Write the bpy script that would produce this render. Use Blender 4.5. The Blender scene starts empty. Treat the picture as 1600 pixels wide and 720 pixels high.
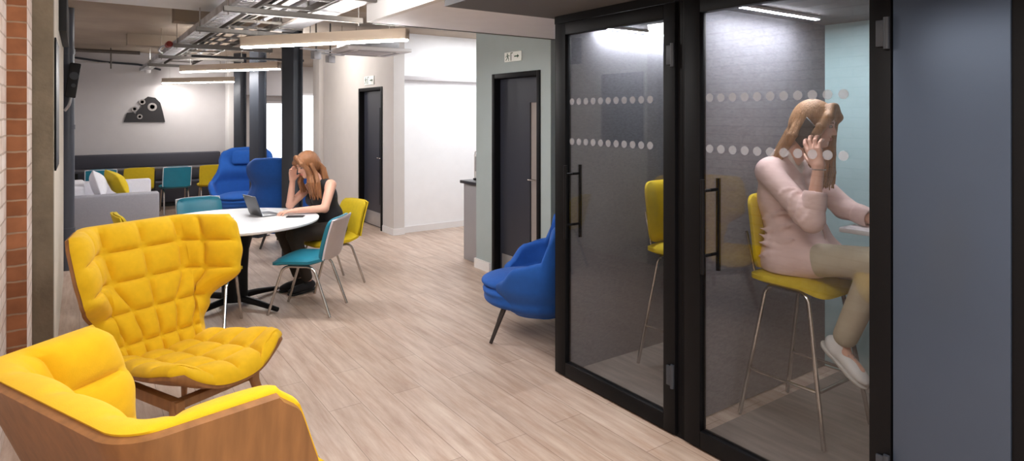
import bpy, bmesh, math, random
import numpy as np
from mathutils import Vector, Matrix
R = math.radians
random.seed(7)
scn = bpy.context.scene
col = scn.collection
scn.view_settings.view_transform = 'Standard'
scn.view_settings.look = 'None'
scn.view_settings.exposure = 0.46

# ------------------------------------------------------------------ materials
def lin(c):
    r = []
    for v in c[:3]:
        v = v / 255.0
        r.append(v / 12.92 if v <= 0.04045 else ((v + 0.055) / 1.055) ** 2.4)
    return (r[0], r[1], r[2], 1.0)

def newmat(name):
    m = bpy.data.materials.new(name); m.use_nodes = True
    nt = m.node_tree; nt.nodes.clear()
    out = nt.nodes.new('ShaderNodeOutputMaterial')
    return m, nt, out

def N(nt, typ, **kw):
    n = nt.nodes.new(typ)
    for k, v in kw.items():
        if k.startswith('i_'):
            n.inputs[k[2:].replace('_', ' ')].default_value = v
        else:
            setattr(n, k, v)
    return n

def mixcol(nt, fac, a, b, blend='MIX'):
    n = nt.nodes.new('ShaderNodeMix'); n.data_type = 'RGBA'; n.blend_type = blend
    for idx, v in ((0, fac), (6, a), (7, b)):
        if hasattr(v, 'default_value') or hasattr(v, 'links'):
            nt.links.new(v, n.inputs[idx])
        else:
            n.inputs[idx].default_value = v
    return n.outputs[2]

def mat(name, c, rough=0.6, metal=0.0, var=0.08, vscale=6.0, bump=0.0, bscale=60.0, sheen=0.0, coat=0.0,
        stretch=(1, 1, 1), spec=0.5, detail=3.0):
    m, nt, out = newmat(name)
    b = N(nt, 'ShaderNodeBsdfPrincipled')
    b.inputs['Roughness'].default_value = rough
    b.inputs['Metallic'].default_value = metal
    b.inputs['Specular IOR Level'].default_value = spec
    if sheen: b.inputs['Sheen Weight'].default_value = sheen
    if coat: b.inputs['Coat Weight'].default_value = coat
    tc = N(nt, 'ShaderNodeTexCoord')
    mp = N(nt, 'ShaderNodeMapping'); mp.inputs['Scale'].default_value = stretch
    nt.links.new(tc.outputs['Object'], mp.inputs['Vector'])
    nz = N(nt, 'ShaderNodeTexNoise'); nz.inputs['Scale'].default_value = vscale; nz.inputs['Detail'].default_value = detail
    nt.links.new(mp.outputs[0], nz.inputs['Vector'])
    L = lin(c)
    lo = tuple(max(0, v * (1 - var * 2.2)) for v in L[:3]) + (1,)
    hi = tuple(min(1, v * (1 + var * 2.2)) for v in L[:3]) + (1,)
    cc = mixcol(nt, nz.outputs[0], lo, hi)
    nt.links.new(cc, b.inputs['Base Color'])
    if bump:
        n2 = N(nt, 'ShaderNodeTexNoise'); n2.inputs['Scale'].default_value = bscale
        nt.links.new(mp.outputs[0], n2.inputs['Vector'])
        bp = N(nt, 'ShaderNodeBump'); bp.inputs['Strength'].default_value = bump; bp.inputs['Distance'].default_value = 0.01
        nt.links.new(n2.outputs[0], bp.inputs['Height']); nt.links.new(bp.outputs[0], b.inputs['Normal'])
    nt.links.new(b.outputs[0], out.inputs[0])
    return m

def emis(name, c, s):
    m, nt, out = newmat(name)
    e = N(nt, 'ShaderNodeEmission'); e.inputs[0].default_value = lin(c); e.inputs[1].default_value = s
    nt.links.new(e.outputs[0], out.inputs[0]); return m

def glassmat(name, tint=(225, 228, 230), ior=1.5, boost=1.0):
    m, nt, out = newmat(name)
    t = N(nt, 'ShaderNodeBsdfTransparent'); t.inputs[0].default_value = lin(tint)
    g = N(nt, 'ShaderNodeBsdfGlossy'); g.inputs['Roughness'].default_value = 0.0; g.inputs[0].default_value = (1, 1, 1, 1)
    lw = N(nt, 'ShaderNodeLayerWeight'); lw.inputs[0].default_value = .5      # Schlick reflectance, the same for both faces of the pane
    pw = N(nt, 'ShaderNodeMath', operation='POWER'); pw.inputs[1].default_value = 5.0; nt.links.new(lw.outputs[1], pw.inputs[0])
    r0 = ((ior - 1) / (ior + 1)) ** 2 * boost
    mu = N(nt, 'ShaderNodeMath', operation='MULTIPLY_ADD', use_clamp=True); mu.inputs[1].default_value = 1 - r0; mu.inputs[2].default_value = r0
    nt.links.new(pw.outputs[0], mu.inputs[0])
    mx = N(nt, 'ShaderNodeMixShader')
    nt.links.new(mu.outputs[0], mx.inputs[0]); nt.links.new(t.outputs[0], mx.inputs[1]); nt.links.new(g.outputs[0], mx.inputs[2])
    nt.links.new(mx.outputs[0], out.inputs[0]); return m

def filmmat(name, c, a):
    m, nt, out = newmat(name)
    t = N(nt, 'ShaderNodeBsdfTransparent'); d = N(nt, 'ShaderNodeBsdfDiffuse'); d.inputs[0].default_value = lin(c)
    mx = N(nt, 'ShaderNodeMixShader'); mx.inputs[0].default_value = a
    nt.links.new(t.outputs[0], mx.inputs[1]); nt.links.new(d.outputs[0], mx.inputs[2]); nt.links.new(mx.outputs[0], out.inputs[0]); return m

def floormat():
    m, nt, out = newmat('oak_planks')
    b = N(nt, 'ShaderNodeBsdfPrincipled')
    tc = N(nt, 'ShaderNodeTexCoord'); sx = N(nt, 'ShaderNodeSeparateXYZ'); nt.links.new(tc.outputs['Object'], sx.inputs[0])
    cb = N(nt, 'ShaderNodeCombineXYZ'); nt.links.new(sx.outputs[1], cb.inputs[0]); nt.links.new(sx.outputs[0], cb.inputs[1])
    br = N(nt, 'ShaderNodeTexBrick'); br.offset = 0.37; br.offset_frequency = 2
    br.inputs['Scale'].default_value = 1.0; br.inputs['Brick Width'].default_value = 1.3; br.inputs['Row Height'].default_value = 0.19
    br.inputs['Mortar Size'].default_value = 0.0018; br.inputs['Mortar Smooth'].default_value = 0.2
    br.inputs['Color1'].default_value = lin((210, 191, 177)); br.inputs['Color2'].default_value = lin((196, 176, 161))
    br.inputs['Mortar'].default_value = lin((150, 130, 116))
    nt.links.new(cb.outputs[0], br.inputs['Vector'])
    mp = N(nt, 'ShaderNodeMapping'); mp.inputs['Scale'].default_value = (9, 0.9, 1); nt.links.new(tc.outputs['Object'], mp.inputs['Vector'])
    nz = N(nt, 'ShaderNodeTexNoise'); nz.inputs['Scale'].default_value = 2.4; nz.inputs['Detail'].default_value = 8; nz.inputs['Roughness'].default_value = 0.65
    nt.links.new(mp.outputs[0], nz.inputs['Vector'])
    rp = N(nt, 'ShaderNodeValToRGB'); rp.color_ramp.elements[0].position = 0.33; rp.color_ramp.elements[0].color = lin((218, 204, 195))
    rp.color_ramp.elements[1].position = 0.66; rp.color_ramp.elements[1].color = (1, 1, 1, 1)
    nt.links.new(nz.outputs[0], rp.inputs[0])
    n3 = N(nt, 'ShaderNodeTexNoise'); n3.inputs['Scale'].default_value = 1.7; nt.links.new(mp.outputs[0], n3.inputs['Vector'])
    c1 = mixcol(nt, 1.0, br.outputs[0], rp.outputs[0], 'MULTIPLY')
    c2 = mixcol(nt, 0.22, c1, n3.outputs[0], 'OVERLAY')
    nt.links.new(c2, b.inputs['Base Color'])
    b.inputs['Roughness'].default_value = 0.42
    b.inputs['Specular IOR Level'].default_value = 0.4
    bp = N(nt, 'ShaderNodeBump'); bp.inputs['Strength'].default_value = 0.12; bp.inputs['Distance'].default_value = 0.004
    nt.links.new(br.outputs[1], bp.inputs['Height']); bp.invert = True
    nt.links.new(bp.outputs[0], b.inputs['Normal'])
    nt.links.new(b.outputs[0], out.inputs[0]); return m

def brickmat(name, c1, c2, mortar, h=0.086, w=0.235, bump=0.6, offs=(0, 0)):
    m, nt, out = newmat(name)
    b = N(nt, 'ShaderNodeBsdfPrincipled'); b.inputs['Roughness'].default_value = 0.85
    tc = N(nt, 'ShaderNodeTexCoord'); sx = N(nt, 'ShaderNodeSeparateXYZ'); nt.links.new(tc.outputs['Object'], sx.inputs[0])
    ad = N(nt, 'ShaderNodeMath', operation='ADD'); nt.links.new(sx.outputs[0], ad.inputs[0]); nt.links.new(sx.outputs[1], ad.inputs[1])
    cb = N(nt, 'ShaderNodeCombineXYZ'); nt.links.new(ad.outputs[0], cb.inputs[0]); nt.links.new(sx.outputs[2], cb.inputs[1])
    nz0 = N(nt, 'ShaderNodeTexNoise'); nz0.inputs['Scale'].default_value = 14
    nt.links.new(tc.outputs['Object'], nz0.inputs['Vector'])
    vm = N(nt, 'ShaderNodeVectorMath', operation='MULTIPLY_ADD'); vm.inputs[1].default_value = (0.012, 0.012, 0)
    nt.links.new(nz0.outputs[1], vm.inputs[0]); nt.links.new(cb.outputs[0], vm.inputs[2])
    br = N(nt, 'ShaderNodeTexBrick'); br.inputs['Scale'].default_value = 1; br.inputs['Brick Width'].default_value = w
    br.inputs['Row Height'].default_value = h; br.inputs['Mortar Size'].default_value = 0.006; br.inputs['Mortar Smooth'].default_value = 0.3
    br.inputs['Color1'].default_value = lin(c1); br.inputs['Color2'].default_value = lin(c2); br.inputs['Mortar'].default_value = lin(mortar)
    nt.links.new(vm.outputs[0], br.inputs['Vector'])
    nz = N(nt, 'ShaderNodeTexNoise'); nz.inputs['Scale'].default_value = 9; nz.inputs['Detail'].default_value = 6
    nt.links.new(tc.outputs['Object'], nz.inputs['Vector'])
    c = mixcol(nt, 0.5, br.outputs[0], nz.outputs[0], 'OVERLAY')
    nt.links.new(c, b.inputs['Base Color'])
    bp = N(nt, 'ShaderNodeBump'); bp.inputs['Strength'].default_value = bump; bp.inputs['Distance'].default_value = 0.006; bp.invert = True
    nt.links.new(br.outputs[1], bp.inputs['Height']); nt.links.new(bp.outputs[0], b.inputs['Normal'])
    nt.links.new(b.outputs[0], out.inputs[0]); return m

M = dict(
    floor=floormat(),
    booth_floor=mat('grey_wood_floor', (128, 118, 112), 0.45, var=.25, vscale=3, stretch=(8, 1, 1)),
    white=mat('white_paint', (228, 226, 226), 0.75, var=.02, bump=.03),
    offwhite=mat('warm_white_paint', (205, 200, 197), 0.75, var=.02, bump=.03),
    kitchen=mat('bright_white_paint', (240, 240, 242), 0.7, var=.02),
    greywall=mat('pale_grey_paint', (196, 192, 194), 0.75, var=.02, bump=.03),
    sage=mat('sage_paint', (166, 178, 179), 0.75, var=.02, bump=.03),
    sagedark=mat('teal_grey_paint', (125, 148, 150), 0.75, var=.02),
    paleteal=mat('pale_teal_paint', (175, 205, 208), 0.6, var=.02),
    ceil=mat('grey_ceiling_paint', (214, 214, 218), 0.8, var=.03, bump=.05),
    beige=mat('beige_soffit', (160, 145, 130), 0.85, var=.1, vscale=2, bump=.1, bscale=20),
    soffit=mat('dark_soffit', (92, 92, 95), 0.7, var=.03),
    soffit_light=mat('light_soffit', (242, 242, 246), 0.7, var=.02),
    black=mat('black_powder_coat', (13, 13, 16), 0.5, var=.05, spec=.16),
    blackmatt=mat('black_matt', (18, 18, 20), 0.7, var=.05),
    steel=mat('charcoal_steel', (50, 54, 62), 0.5, var=.05),
    pipe=mat('dark_grey_pipe', (78, 82, 92), 0.35, var=.04),
    felt=mat('charcoal_felt', (112, 112, 118), 0.95, var=.16, vscale=40, bump=.3, bscale=300, stretch=(1, 1, 3)),
    panel=mat('satin_grey_panel', (70, 82, 101), 0.36, metal=.4, var=.02),
    galv=mat('galvanised_steel', (188, 188, 192), 0.42, metal=.3, var=.3, vscale=7, bump=.1, bscale=18),
    strut=mat('strut_steel', (112, 108, 104), 0.5, metal=.4, var=.1),
    darkrail=mat('dark_rail', (92, 84, 78), 0.6, var=.1),
    chrome=mat('brushed_chrome', (190, 186, 182), 0.22, metal=1.0, var=.03),
    yellow=mat('yellow_wool', (226, 180, 6), 0.9, var=.05, vscale=30, bump=.12, bscale=400, sheen=.06),
    mustard=mat('mustard_fabric', (206, 178, 20), 0.8, var=.05, vscale=30, bump=.15, bscale=300),
    teal=mat('teal_vinyl', (24, 122, 146), 0.42, var=.05, vscale=14),
    tealglare=mat('teal_vinyl_glare', (196, 182, 176), 0.45, var=.04),  # grazing glare on teal vinyl, put into the back panel colour
    blue=mat('royal_blue_wool', (22, 84, 168), 0.9, var=.06, vscale=25, bump=.12, bscale=350, sheen=.05),
    walnut=mat('walnut_veneer', (142, 96, 54), 0.45, var=.2, vscale=5, stretch=(9, 9, .9), detail=8),
    walnut_h=mat('walnut_edge', (196, 146, 96), 0.5, var=.1, vscale=9),
    oak=mat('oak_leg', (150, 104, 62), 0.45, var=.15, vscale=9, stretch=(4, 4, .6)),
    darkleg=mat('dark_wood_leg', (44, 36, 34), 0.5, var=.1),
    tabletop=mat('white_laminate', (236, 237, 240), 0.25, var=.01),
    greyfab=mat('light_grey_fabric', (150, 150, 158), 0.9, var=.04, vscale=40, bump=.1, bscale=300),
    palefab=mat('pale_grey_fabric', (222, 222, 230), 0.9, var=.03, vscale=40),
    bench=mat('charcoal_upholstery', (62, 62, 72), 0.75, var=.05),
    darktop=mat('dark_table_top', (66, 64, 70), 0.35, var=.05),
    cabinet=mat('grey_cabinet', (158, 156, 160), 0.5, var=.02),
    worktop=mat('dark_worktop', (52, 50, 54), 0.35, var=.05),
    concrete=mat('raw_concrete', (128, 116, 98), 0.9, var=.22, vscale=7, bump=.4, bscale=30, detail=7),
    plaster=mat('bare_plaster', (206, 196, 182), 0.85, var=.05, vscale=8, bump=.1, bscale=20),
    brick=brickmat('orange_brick', (170, 112, 76), (140, 86, 54), (172, 142, 118)),
    brickwhite=brickmat('limewashed_brick', (222, 208, 200), (206, 186, 174), (180, 160, 146)),
    skin=mat('skin', (222, 172, 150), 0.5, var=.04, vscale=12),
    lips=mat('lip_skin', (182, 96, 92), 0.45, var=.03),
    eye=mat('eye_white', (176, 166, 160), 0.25, var=.01),
    iris=mat('eye_iris', (58, 44, 36), 0.25, var=.03),
    brow=mat('brow_hair', (112, 76, 50), 0.8, var=.1),
    blonde=mat('dark_blonde_hair', (158, 116, 78), 0.5, var=.28, vscale=26, bump=.5, bscale=90, stretch=(2.2, 2.2, .25), detail=6),
    auburn=mat('auburn_hair', (136, 90, 56), 0.5, var=.3, vscale=26, bump=.5, bscale=90, stretch=(2.2, 2.2, .25), detail=6),
    pink=mat('pale_pink_cloth', (228, 198, 192), 0.85, var=.03, vscale=20, bump=.9, bscale=9, stretch=(1, 1, 1.6)),
    blouse=mat('cream_blouse', (232, 220, 212), 0.85, var=.03),
    cream=mat('cream_trousers', (188, 178, 156), 0.85, var=.05, vscale=12, bump=.7, bscale=12),
    blackcloth=mat('black_cloth', (30, 29, 33), 0.8, var=.1, vscale=12),
    browncloth=mat('dark_olive_cloth', (52, 44, 38), 0.85, var=.1),
    shoe=mat('white_trainer', (228, 228, 228), 0.5, var=.03),
    sole=mat('rubber_sole', (206, 204, 200), 0.6, var=.03),
    phone=mat('black_glass', (22, 24, 32), 0.4, var=.02),
    graphite=mat('graphite_tablet', (86, 88, 94), 0.35, metal=.3, var=.03),
    red=mat('red_plastic', (150, 52, 44), 0.5),
    doorpaint=mat('midnight_door_paint', (46, 48, 58), 0.38, var=.03),
    kick=mat('brushed_kick_plate', (190, 188, 188), 0.35, metal=.7, var=.04),
    signwhite=mat('sign_white', (246, 250, 246), 0.5, var=.01),
    signgreen=mat('sign_green', (14, 70, 46), 0.5, var=.01),
    artblack=mat('art_black', (26, 22, 26), 0.5, var=.02),
    artgrey=mat('art_grey', (150, 144, 142), 0.5, var=.05),
    dot=filmmat('frosted_film', (176, 177, 184), .42),
    glass=glassmat('booth_glass', (243, 244, 245), 1.55, 1.0),
    doorglass=mat('vision_panel_glass', (150, 142, 138), 0.2, var=.06, vscale=3),
    lamp=emis('pendant_diffuser', (253, 251, 250), 84.0),
    lampdim=emis('pendant_diffuser_far', (255, 250, 244), 62.0),
    fillup=emis('ceiling_fill_glow', (255, 248, 240), 48.0),  # glow added on the housing tops to brighten the ceiling
    boothlamp=emis('booth_strip', (250, 250, 255), 190.0),
    window=emis('daylight_pane', (246, 250, 255), 2.2),
    beigehousing=mat('pendant_housing', (196, 180, 162), 0.5, var=.02),
)
# ------------------------------------------------------------------ mesh tools
class MB:
    def __init__(s): s.v = []; s.f = []; s.m = []
    def add(s, verts, faces, mi=0):
        b = len(s.v); s.v.extend([tuple(p) for p in verts]); s.f.extend([tuple(b + i for i in f) for f in faces]); s.m.extend([mi] * len(faces)); return s
    def box(s, lo, hi, bevel=0.0, seg=2, mat4=None, mi=0):
        bm = bmesh.new(); bmesh.ops.create_cube(bm, size=1.0)
        c = [(a + b) / 2 for a, b in zip(lo, hi)]; d = [abs(b - a) for a, b in zip(lo, hi)]
        for v in bm.verts: v.co = Vector((c[0] + v.co.x * d[0], c[1] + v.co.y * d[1], c[2] + v.co.z * d[2]))
        if bevel > 0:
            bmesh.ops.bevel(bm, geom=bm.edges[:], offset=min(bevel, min(d) * .49), segments=seg, affect='EDGES', profile=.5)
        if mat4 is not None: bm.transform(mat4)
        bm.verts.index_update()
        s.add([v.co[:] for v in bm.verts], [[v.index for v in f.verts] for f in bm.faces], mi); bm.free(); return s
    def cyl(s, p0, p1, r0, r1=None, n=14, mi=0):
        r1 = r0 if r1 is None else r1
        return s.tube([p0, p1], [r0, r1], n, mi)
    def tube(s, pts, r, n=12, mi=0, closed=False):
        pts = [Vector(p) for p in pts]
        if not isinstance(r, (list, tuple)): r = [r] * len(pts)
        rings = []; prev = None; L = len(pts)
        for i, p in enumerate(pts):
            if closed: t = (pts[(i + 1) % L] - pts[i - 1])
            else: t = (pts[min(i + 1, L - 1)] - pts[max(i - 1, 0)])
            t.normalize()
            if prev is None:
                a = Vector((0, 0, 1)) if abs(t.z) < .9 else Vector((1, 0, 0))
                nx = t.cross(a).normalized()
            else:
                nx = (prev - t * prev.dot(t)).normalized()
            prev = nx; ny = t.cross(nx)
            rings.append([p + (nx * math.cos(2 * math.pi * k / n) + ny * math.sin(2 * math.pi * k / n)) * r[i] for k in range(n)])
        vs = [q for ring in rings for q in ring]; fs = []
        for i in range(L if closed else L - 1):
            j = (i + 1) % L
            for k in range(n):
                k2 = (k + 1) % n
                fs.append((i * n + k, i * n + k2, j * n + k2, j * n + k))
        if not closed:
            fs.append(tuple(range(n - 1, -1, -1))); fs.append(tuple((L - 1) * n + k for k in range(n)))
        return s.add(vs, fs, mi)
    def lathe(s, prof, c=(0, 0, 0), n=32, mi=0):
        vs = []; fs = []
        for (r, z) in prof:
            for k in range(n):
                a = 2 * math.pi * k / n; vs.append((c[0] + r * math.cos(a), c[1] + r * math.sin(a), c[2] + z))
        for i in range(len(prof) - 1):
            for k in range(n):
                k2 = (k + 1) % n; fs.append((i * n + k, i * n + k2, (i + 1) * n + k2, (i + 1) * n + k))
        fs.append(tuple(range(n - 1, -1, -1))); fs.append(tuple((len(prof) - 1) * n + k for k in range(n)))
        return s.add(vs, fs, mi)
    def prism(s, poly, o, ux, uy, depth, mi=0):
        o = Vector(o); ux = Vector(ux); uy = Vector(uy); nz = ux.cross(uy).normalized() * depth
        a = [o + ux * p[0] + uy * p[1] for p in poly]; n = len(a)
        return s.add(a + [q + nz for q in a], [tuple(range(n - 1, -1, -1)), tuple(range(n, 2 * n))] + [(i, (i + 1) % n, n + (i + 1) % n, n + i) for i in range(n)], mi)
    def slab(s, front, back, mi=0):
        """front, back: equal [i][j] grids of points; closed solid between them"""
        nu = len(front); nv = len(front[0]); off = nu * nv
        vs = [p for row in front for p in row] + [p for row in back for p in row]; fs = []
        I = lambda i, j: i * nv + j
        for i in range(nu - 1):
            for j in range(nv - 1):
                fs.append((I(i, j), I(i + 1, j), I(i + 1, j + 1), I(i, j + 1)))
                fs.append((off + I(i, j), off + I(i, j + 1), off + I(i + 1, j + 1), off + I(i + 1, j)))
        rim = [(i, 0) for i in range(nu)] + [(nu - 1, j) for j in range(1, nv)] + [(i, nv - 1) for i in range(nu - 2, -1, -1)] + [(0, j) for j in range(nv - 2, 0, -1)]
        for k in range(len(rim)):
            a = I(*rim[k]); b = I(*rim[(k + 1) % len(rim)]); fs.append((b, a, off + a, off + b))
        return s.add(vs, fs, mi)
    def xf(s, m4):
        s.v = [tuple(m4 @ Vector(p)) for p in s.v]; return s
    def build(s, name, m, parent=None, smooth=35, loc=None, subsurf=0):
        me = bpy.data.meshes.new(name); me.from_pydata(s.v, [], s.f)
        ms = m if isinstance(m, (list, tuple)) else [m]
        for q in ms: me.materials.append(M[q] if isinstance(q, str) else q)
        if len(ms) > 1: me.polygons.foreach_set('material_index', s.m)
        bm = bmesh.new(); bm.from_mesh(me); bmesh.ops.recalc_face_normals(bm, faces=bm.faces[:]); bm.to_mesh(me); bm.free()
        if smooth:
            me.shade_smooth()
            me.set_sharp_from_angle(angle=R(smooth))
        me.update()
        o = bpy.data.objects.new(name, me); col.objects.link(o)
        if parent is not None: o.parent = parent
        if loc is not None: o.location = loc
        if subsurf:
            md = o.modifiers.new('sub', 'SUBSURF'); md.levels = md.render_levels = subsurf
        return o

def fillet(pts, rad, n=6):
    pts = [Vector(p) for p in pts]; out = [pts[0]]
    for i in range(1, len(pts) - 1):
        a, b, c = pts[i - 1], pts[i], pts[i + 1]
        d1 = (a - b); d2 = (c - b); l = min(rad, d1.length * .49, d2.length * .49)
        p0 = b + d1.normalized() * l; p2 = b + d2.normalized() * l
        for k in range(n + 1):
            t = k / n; out.append(p0 * (1 - t) ** 2 + b * 2 * t * (1 - t) + p2 * t * t)
    out.append(pts[-1]); return out

def tag(o, label=None, cat=None, group=None, kind=None):
    if label: o['label'] = label
    if cat: o['category'] = cat
    if group: o['group'] = group
    if kind: o['kind'] = kind
    return o

def thing(name, label, cat, loc=(0, 0, 0), rz=0.0, group=None):
    o = bpy.data.objects.new(name, None); o.empty_display_size = .1; col.objects.link(o)
    o.location = loc; o.rotation_euler = (0, 0, rz); tag(o, label, cat, group); return o

def struct(o): o['kind'] = 'structure'; return o

def dup(root, loc, rz, label=None, group=None):
    kids = {}
    for o in col.objects:
        if o.parent is not None: kids.setdefault(o.parent.name, []).append(o)
    def rec(o, parent):
        c = o.copy(); col.objects.link(c)
        if parent is not None: c.parent = parent
        for k in kids.get(o.name, []): rec(k, c)
        return c
    r = rec(root, None); r.location = loc; r.rotation_euler = (0, 0, rz)
    if label: r['label'] = label
    if group: r['group'] = group
    return r

# ------------------------------------------------------------------ signed distance bodies
def smin(a, b, k):
    h = np.clip(0.5 + 0.5 * (b - a) / k, 0, 1)
    return b * (1 - h) + a * h - k * h * (1 - h)

def sdf_build(prims, res, name, m, parent, smooth_iter=1):
    """prims: ('cap',a,b,ra,rb,k) | ('ell',c,(rx,ry,rz),rot3x3 or None,k) ; an 'x' prefix cuts; 'clip' (point, normal) keeps the negative side"""
    lo = np.array([1e9] * 3); hi = -lo
    for p in prims:
        if p[0] == 'cap':
            for q, r in ((p[1], p[3]), (p[2], p[4])):
                lo = np.minimum(lo, np.array(q) - r); hi = np.maximum(hi, np.array(q) + r)
        elif p[0] == 'ell':
            r = max(p[2]); lo = np.minimum(lo, np.array(p[1]) - r); hi = np.maximum(hi, np.array(p[1]) + r)
    pad = 4 * res; lo = lo - pad; hi = hi + pad
    n = np.ceil((hi - lo) / res).astype(int) + 1
    D = np.full(n, 0.2, dtype=np.float32)
    ax = [lo[i] + np.arange(n[i]) * res for i in range(3)]
    for p in prims:
        if p[0] == 'clip':
            q = np.array(p[1]); nn = np.array(p[2], float); nn /= np.linalg.norm(nn)
            d = ((ax[0][:, None, None] - q[0]) * nn[0] + (ax[1][None, :, None] - q[1]) * nn[1] + (ax[2][None, None, :] - q[2]) * nn[2])
            D = np.maximum(D, d.astype(np.float32)); continue
        cut = p[0][0] == 'x'; t = p[0].lstrip('x'); k = p[-1]
        if t == 'cap':
            a = np.array(p[1], float); b = np.array(p[2], float); ra, rb = p[3], p[4]
            bl = np.minimum(a - ra, b - rb); bh = np.maximum(a + ra, b + rb)
        else:
            c = np.array(p[1], float); r = np.array(p[2], float); bl = c - r.max(); bh = c + r.max()
        mg = k + 3 * res
        i0 = np.maximum(np.floor((bl - mg - lo) / res).astype(int), 0); i1 = np.minimum(np.ceil((bh + mg - lo) / res).astype(int) + 1, n)
        if (i1 <= i0).any(): continue
        X = ax[0][i0[0]:i1[0]][:, None, None]; Y = ax[1][i0[1]:i1[1]][None, :, None]; Z = ax[2][i0[2]:i1[2]][None, None, :]
        if t == 'cap':
            ba = b - a; dd = max(ba.dot(ba), 1e-9)
            h = np.clip(((X - a[0]) * ba[0] + (Y - a[1]) * ba[1] + (Z - a[2]) * ba[2]) / dd, 0, 1)
            d = np.sqrt((X - a[0] - ba[0] * h) ** 2 + (Y - a[1] - ba[1] * h) ** 2 + (Z - a[2] - ba[2] * h) ** 2) - (ra + (rb - ra) * h)
        else:
            rot = p[3]; x, y, z = X - c[0], Y - c[1], Z - c[2]
            if rot is not None:
                q = np.array(rot).T
                x, y, z = (q[0, 0] * x + q[0, 1] * y + q[0, 2] * z, q[1, 0] * x + q[1, 1] * y + q[1, 2] * z, q[2, 0] * x + q[2, 1] * y + q[2, 2] * z)
            k0 = np.sqrt((x / r[0]) ** 2 + (y / r[1]) ** 2 + (z / r[2]) ** 2) + 1e-9
            k1 = np.sqrt((x / r[0] ** 2) ** 2 + (y / r[1] ** 2) ** 2 + (z / r[2] ** 2) ** 2) + 1e-9
            d = k0 * (k0 - 1) / k1
        sl = (slice(i0[0], i1[0]), slice(i0[1], i1[1]), slice(i0[2], i1[2]))
        if cut: D[sl] = -smin(-D[sl], d, max(k, 1e-4))
        else: D[sl] = smin(D[sl], d.astype(np.float32), max(k, 1e-4))
    S = D < 0
    cs = [S[i:n[0] - 1 + i, j:n[1] - 1 + j, kk:n[2] - 1 + kk] for i in (0, 1) for j in (0, 1) for kk in (0, 1)]
    cnt = sum(c.astype(np.int8) for c in cs); act = (cnt > 0) & (cnt < 8)
    idx = np.full(act.shape, -1, dtype=np.int64); ijk = np.argwhere(act); idx[act] = np.arange(len(ijk))
    acc = np.zeros((len(ijk), 3)); num = np.zeros(len(ijk))
    cor = [(i, j, kk) for i in (0, 1) for j in (0, 1) for kk in (0, 1)]
    vals = {c: D[ijk[:, 0] + c[0], ijk[:, 1] + c[1], ijk[:, 2] + c[2]] for c in cor}
    for a in cor:
        for ax_ in range(3):
            if a[ax_] == 0:
                b = list(a); b[ax_] = 1; b = tuple(b); va, vb = vals[a], vals[b]
                cr = (va < 0) != (vb < 0); t = np.where(cr, va / np.where(cr, va - vb, 1), 0)
                pt = np.tile(np.array(a, float), (len(ijk), 1)); pt[:, ax_] = t
                acc[cr] += pt[cr]; num[cr] += 1
    V = lo + (ijk + acc / num[:, None]) * res
    F = []
    for a in range(3):
        u, w = (a + 1) % 3, (a + 2) % 3
        s0 = [slice(None)] * 3; s1 = [slice(None)] * 3; s0[a] = slice(0, -1); s1[a] = slice(1, None)
        ed = S[tuple(s0)] != S[tuple(s1)]
        e = np.argwhere(ed); ok = (e[:, u] > 0) & (e[:, w] > 0) & (e[:, u] < n[u] - 1) & (e[:, w] < n[w] - 1) & (e[:, a] < n[a] - 1); e = e[ok]
        q = []
        for du, dw in ((-1, -1), (0, -1), (0, 0), (-1, 0)):
            c = e.copy(); c[:, u] += du; c[:, w] += dw; q.append(idx[c[:, 0], c[:, 1], c[:, 2]])
        q = np.stack(q, 1); inside = S[e[:, 0], e[:, 1], e[:, 2]]
        q[~inside] = q[~inside][:, ::-1]; F.append(q)
    F = np.concatenate(F)
    me = bpy.data.meshes.new(name); me.from_pydata(V.tolist(), [], F.tolist()); me.materials.append(M[m])
    if smooth_iter:
        bm = bmesh.new(); bm.from_mesh(me)
        for _ in range(smooth_iter): bmesh.ops.smooth_vert(bm, verts=bm.verts[:], factor=.5, use_axis_x=True, use_axis_y=True, use_axis_z=True)
        bmesh.ops.recalc_face_normals(bm, faces=bm.faces[:]); bm.to_mesh(me); bm.free()
    me.shade_smooth()
    o = bpy.data.objects.new(name, me); col.objects.link(o)
    if parent is not None: o.parent = parent
    return o
# ------------------------------------------------------------------ setting
def S_box(name, m, boxes, parent=None, bevel=0.0):
    b = MB()
    for lo, hi in boxes: b.box(lo, hi, bevel)
    o = b.build(name, m, parent)
    if parent is None: struct(o)
    return o

S_box('floor', 'floor', [((-.6, -3, -.1), (6, 15.5, 0))])
# left side: lime-washed brick, orange brick pier, raw concrete pier, plaster wall
S_box('wall_left_near', 'brickwhite', [((-.7, -3, 0), (-.315, 4.2, 2.62))])
b = MB(); b.box((-.7, 4.2, 0), (-.23, 4.64, 2.62))
o = b.build('trim_1', ['brick', 'brickwhite'], None, 0); struct(o)
for p in o.data.polygons: p.material_index = 1 if p.normal.x > .5 else 0
S_box('trim_2', 'concrete', [((-.7, 4.645, 0), (-.129, 4.80, 2.62))])
S_box('wall_left_middle', 'plaster', [((-.7, 4.80, 0), (-.131, 7.7, 2.80))])
S_box('wall_left_far', 'greywall', [((-.7, 7.7, 0), (-.22, 13.3, 2.80))])
S_box('wall_back', 'greywall', [((-.7, 13.3, 0), (2.36, 13.45, 2.80))])
S_box('trim_3', 'white', [((2.36, 12.95, 0), (2.58, 13.5, 2.80))], bevel=.004)
S_box('wall_far', 'offwhite', [((2.36, 14.9, 0), (6, 15.1, 2.80))])
S_box('wall_passage', 'offwhite', [((3.54, 9.20, 0), (3.70, 11.2, 2.80)), ((3.54, 7.92, 0), (3.70, 8.30, 2.80)), ((3.54, 8.30, 2.06), (3.70, 9.20, 2.80))])
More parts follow.
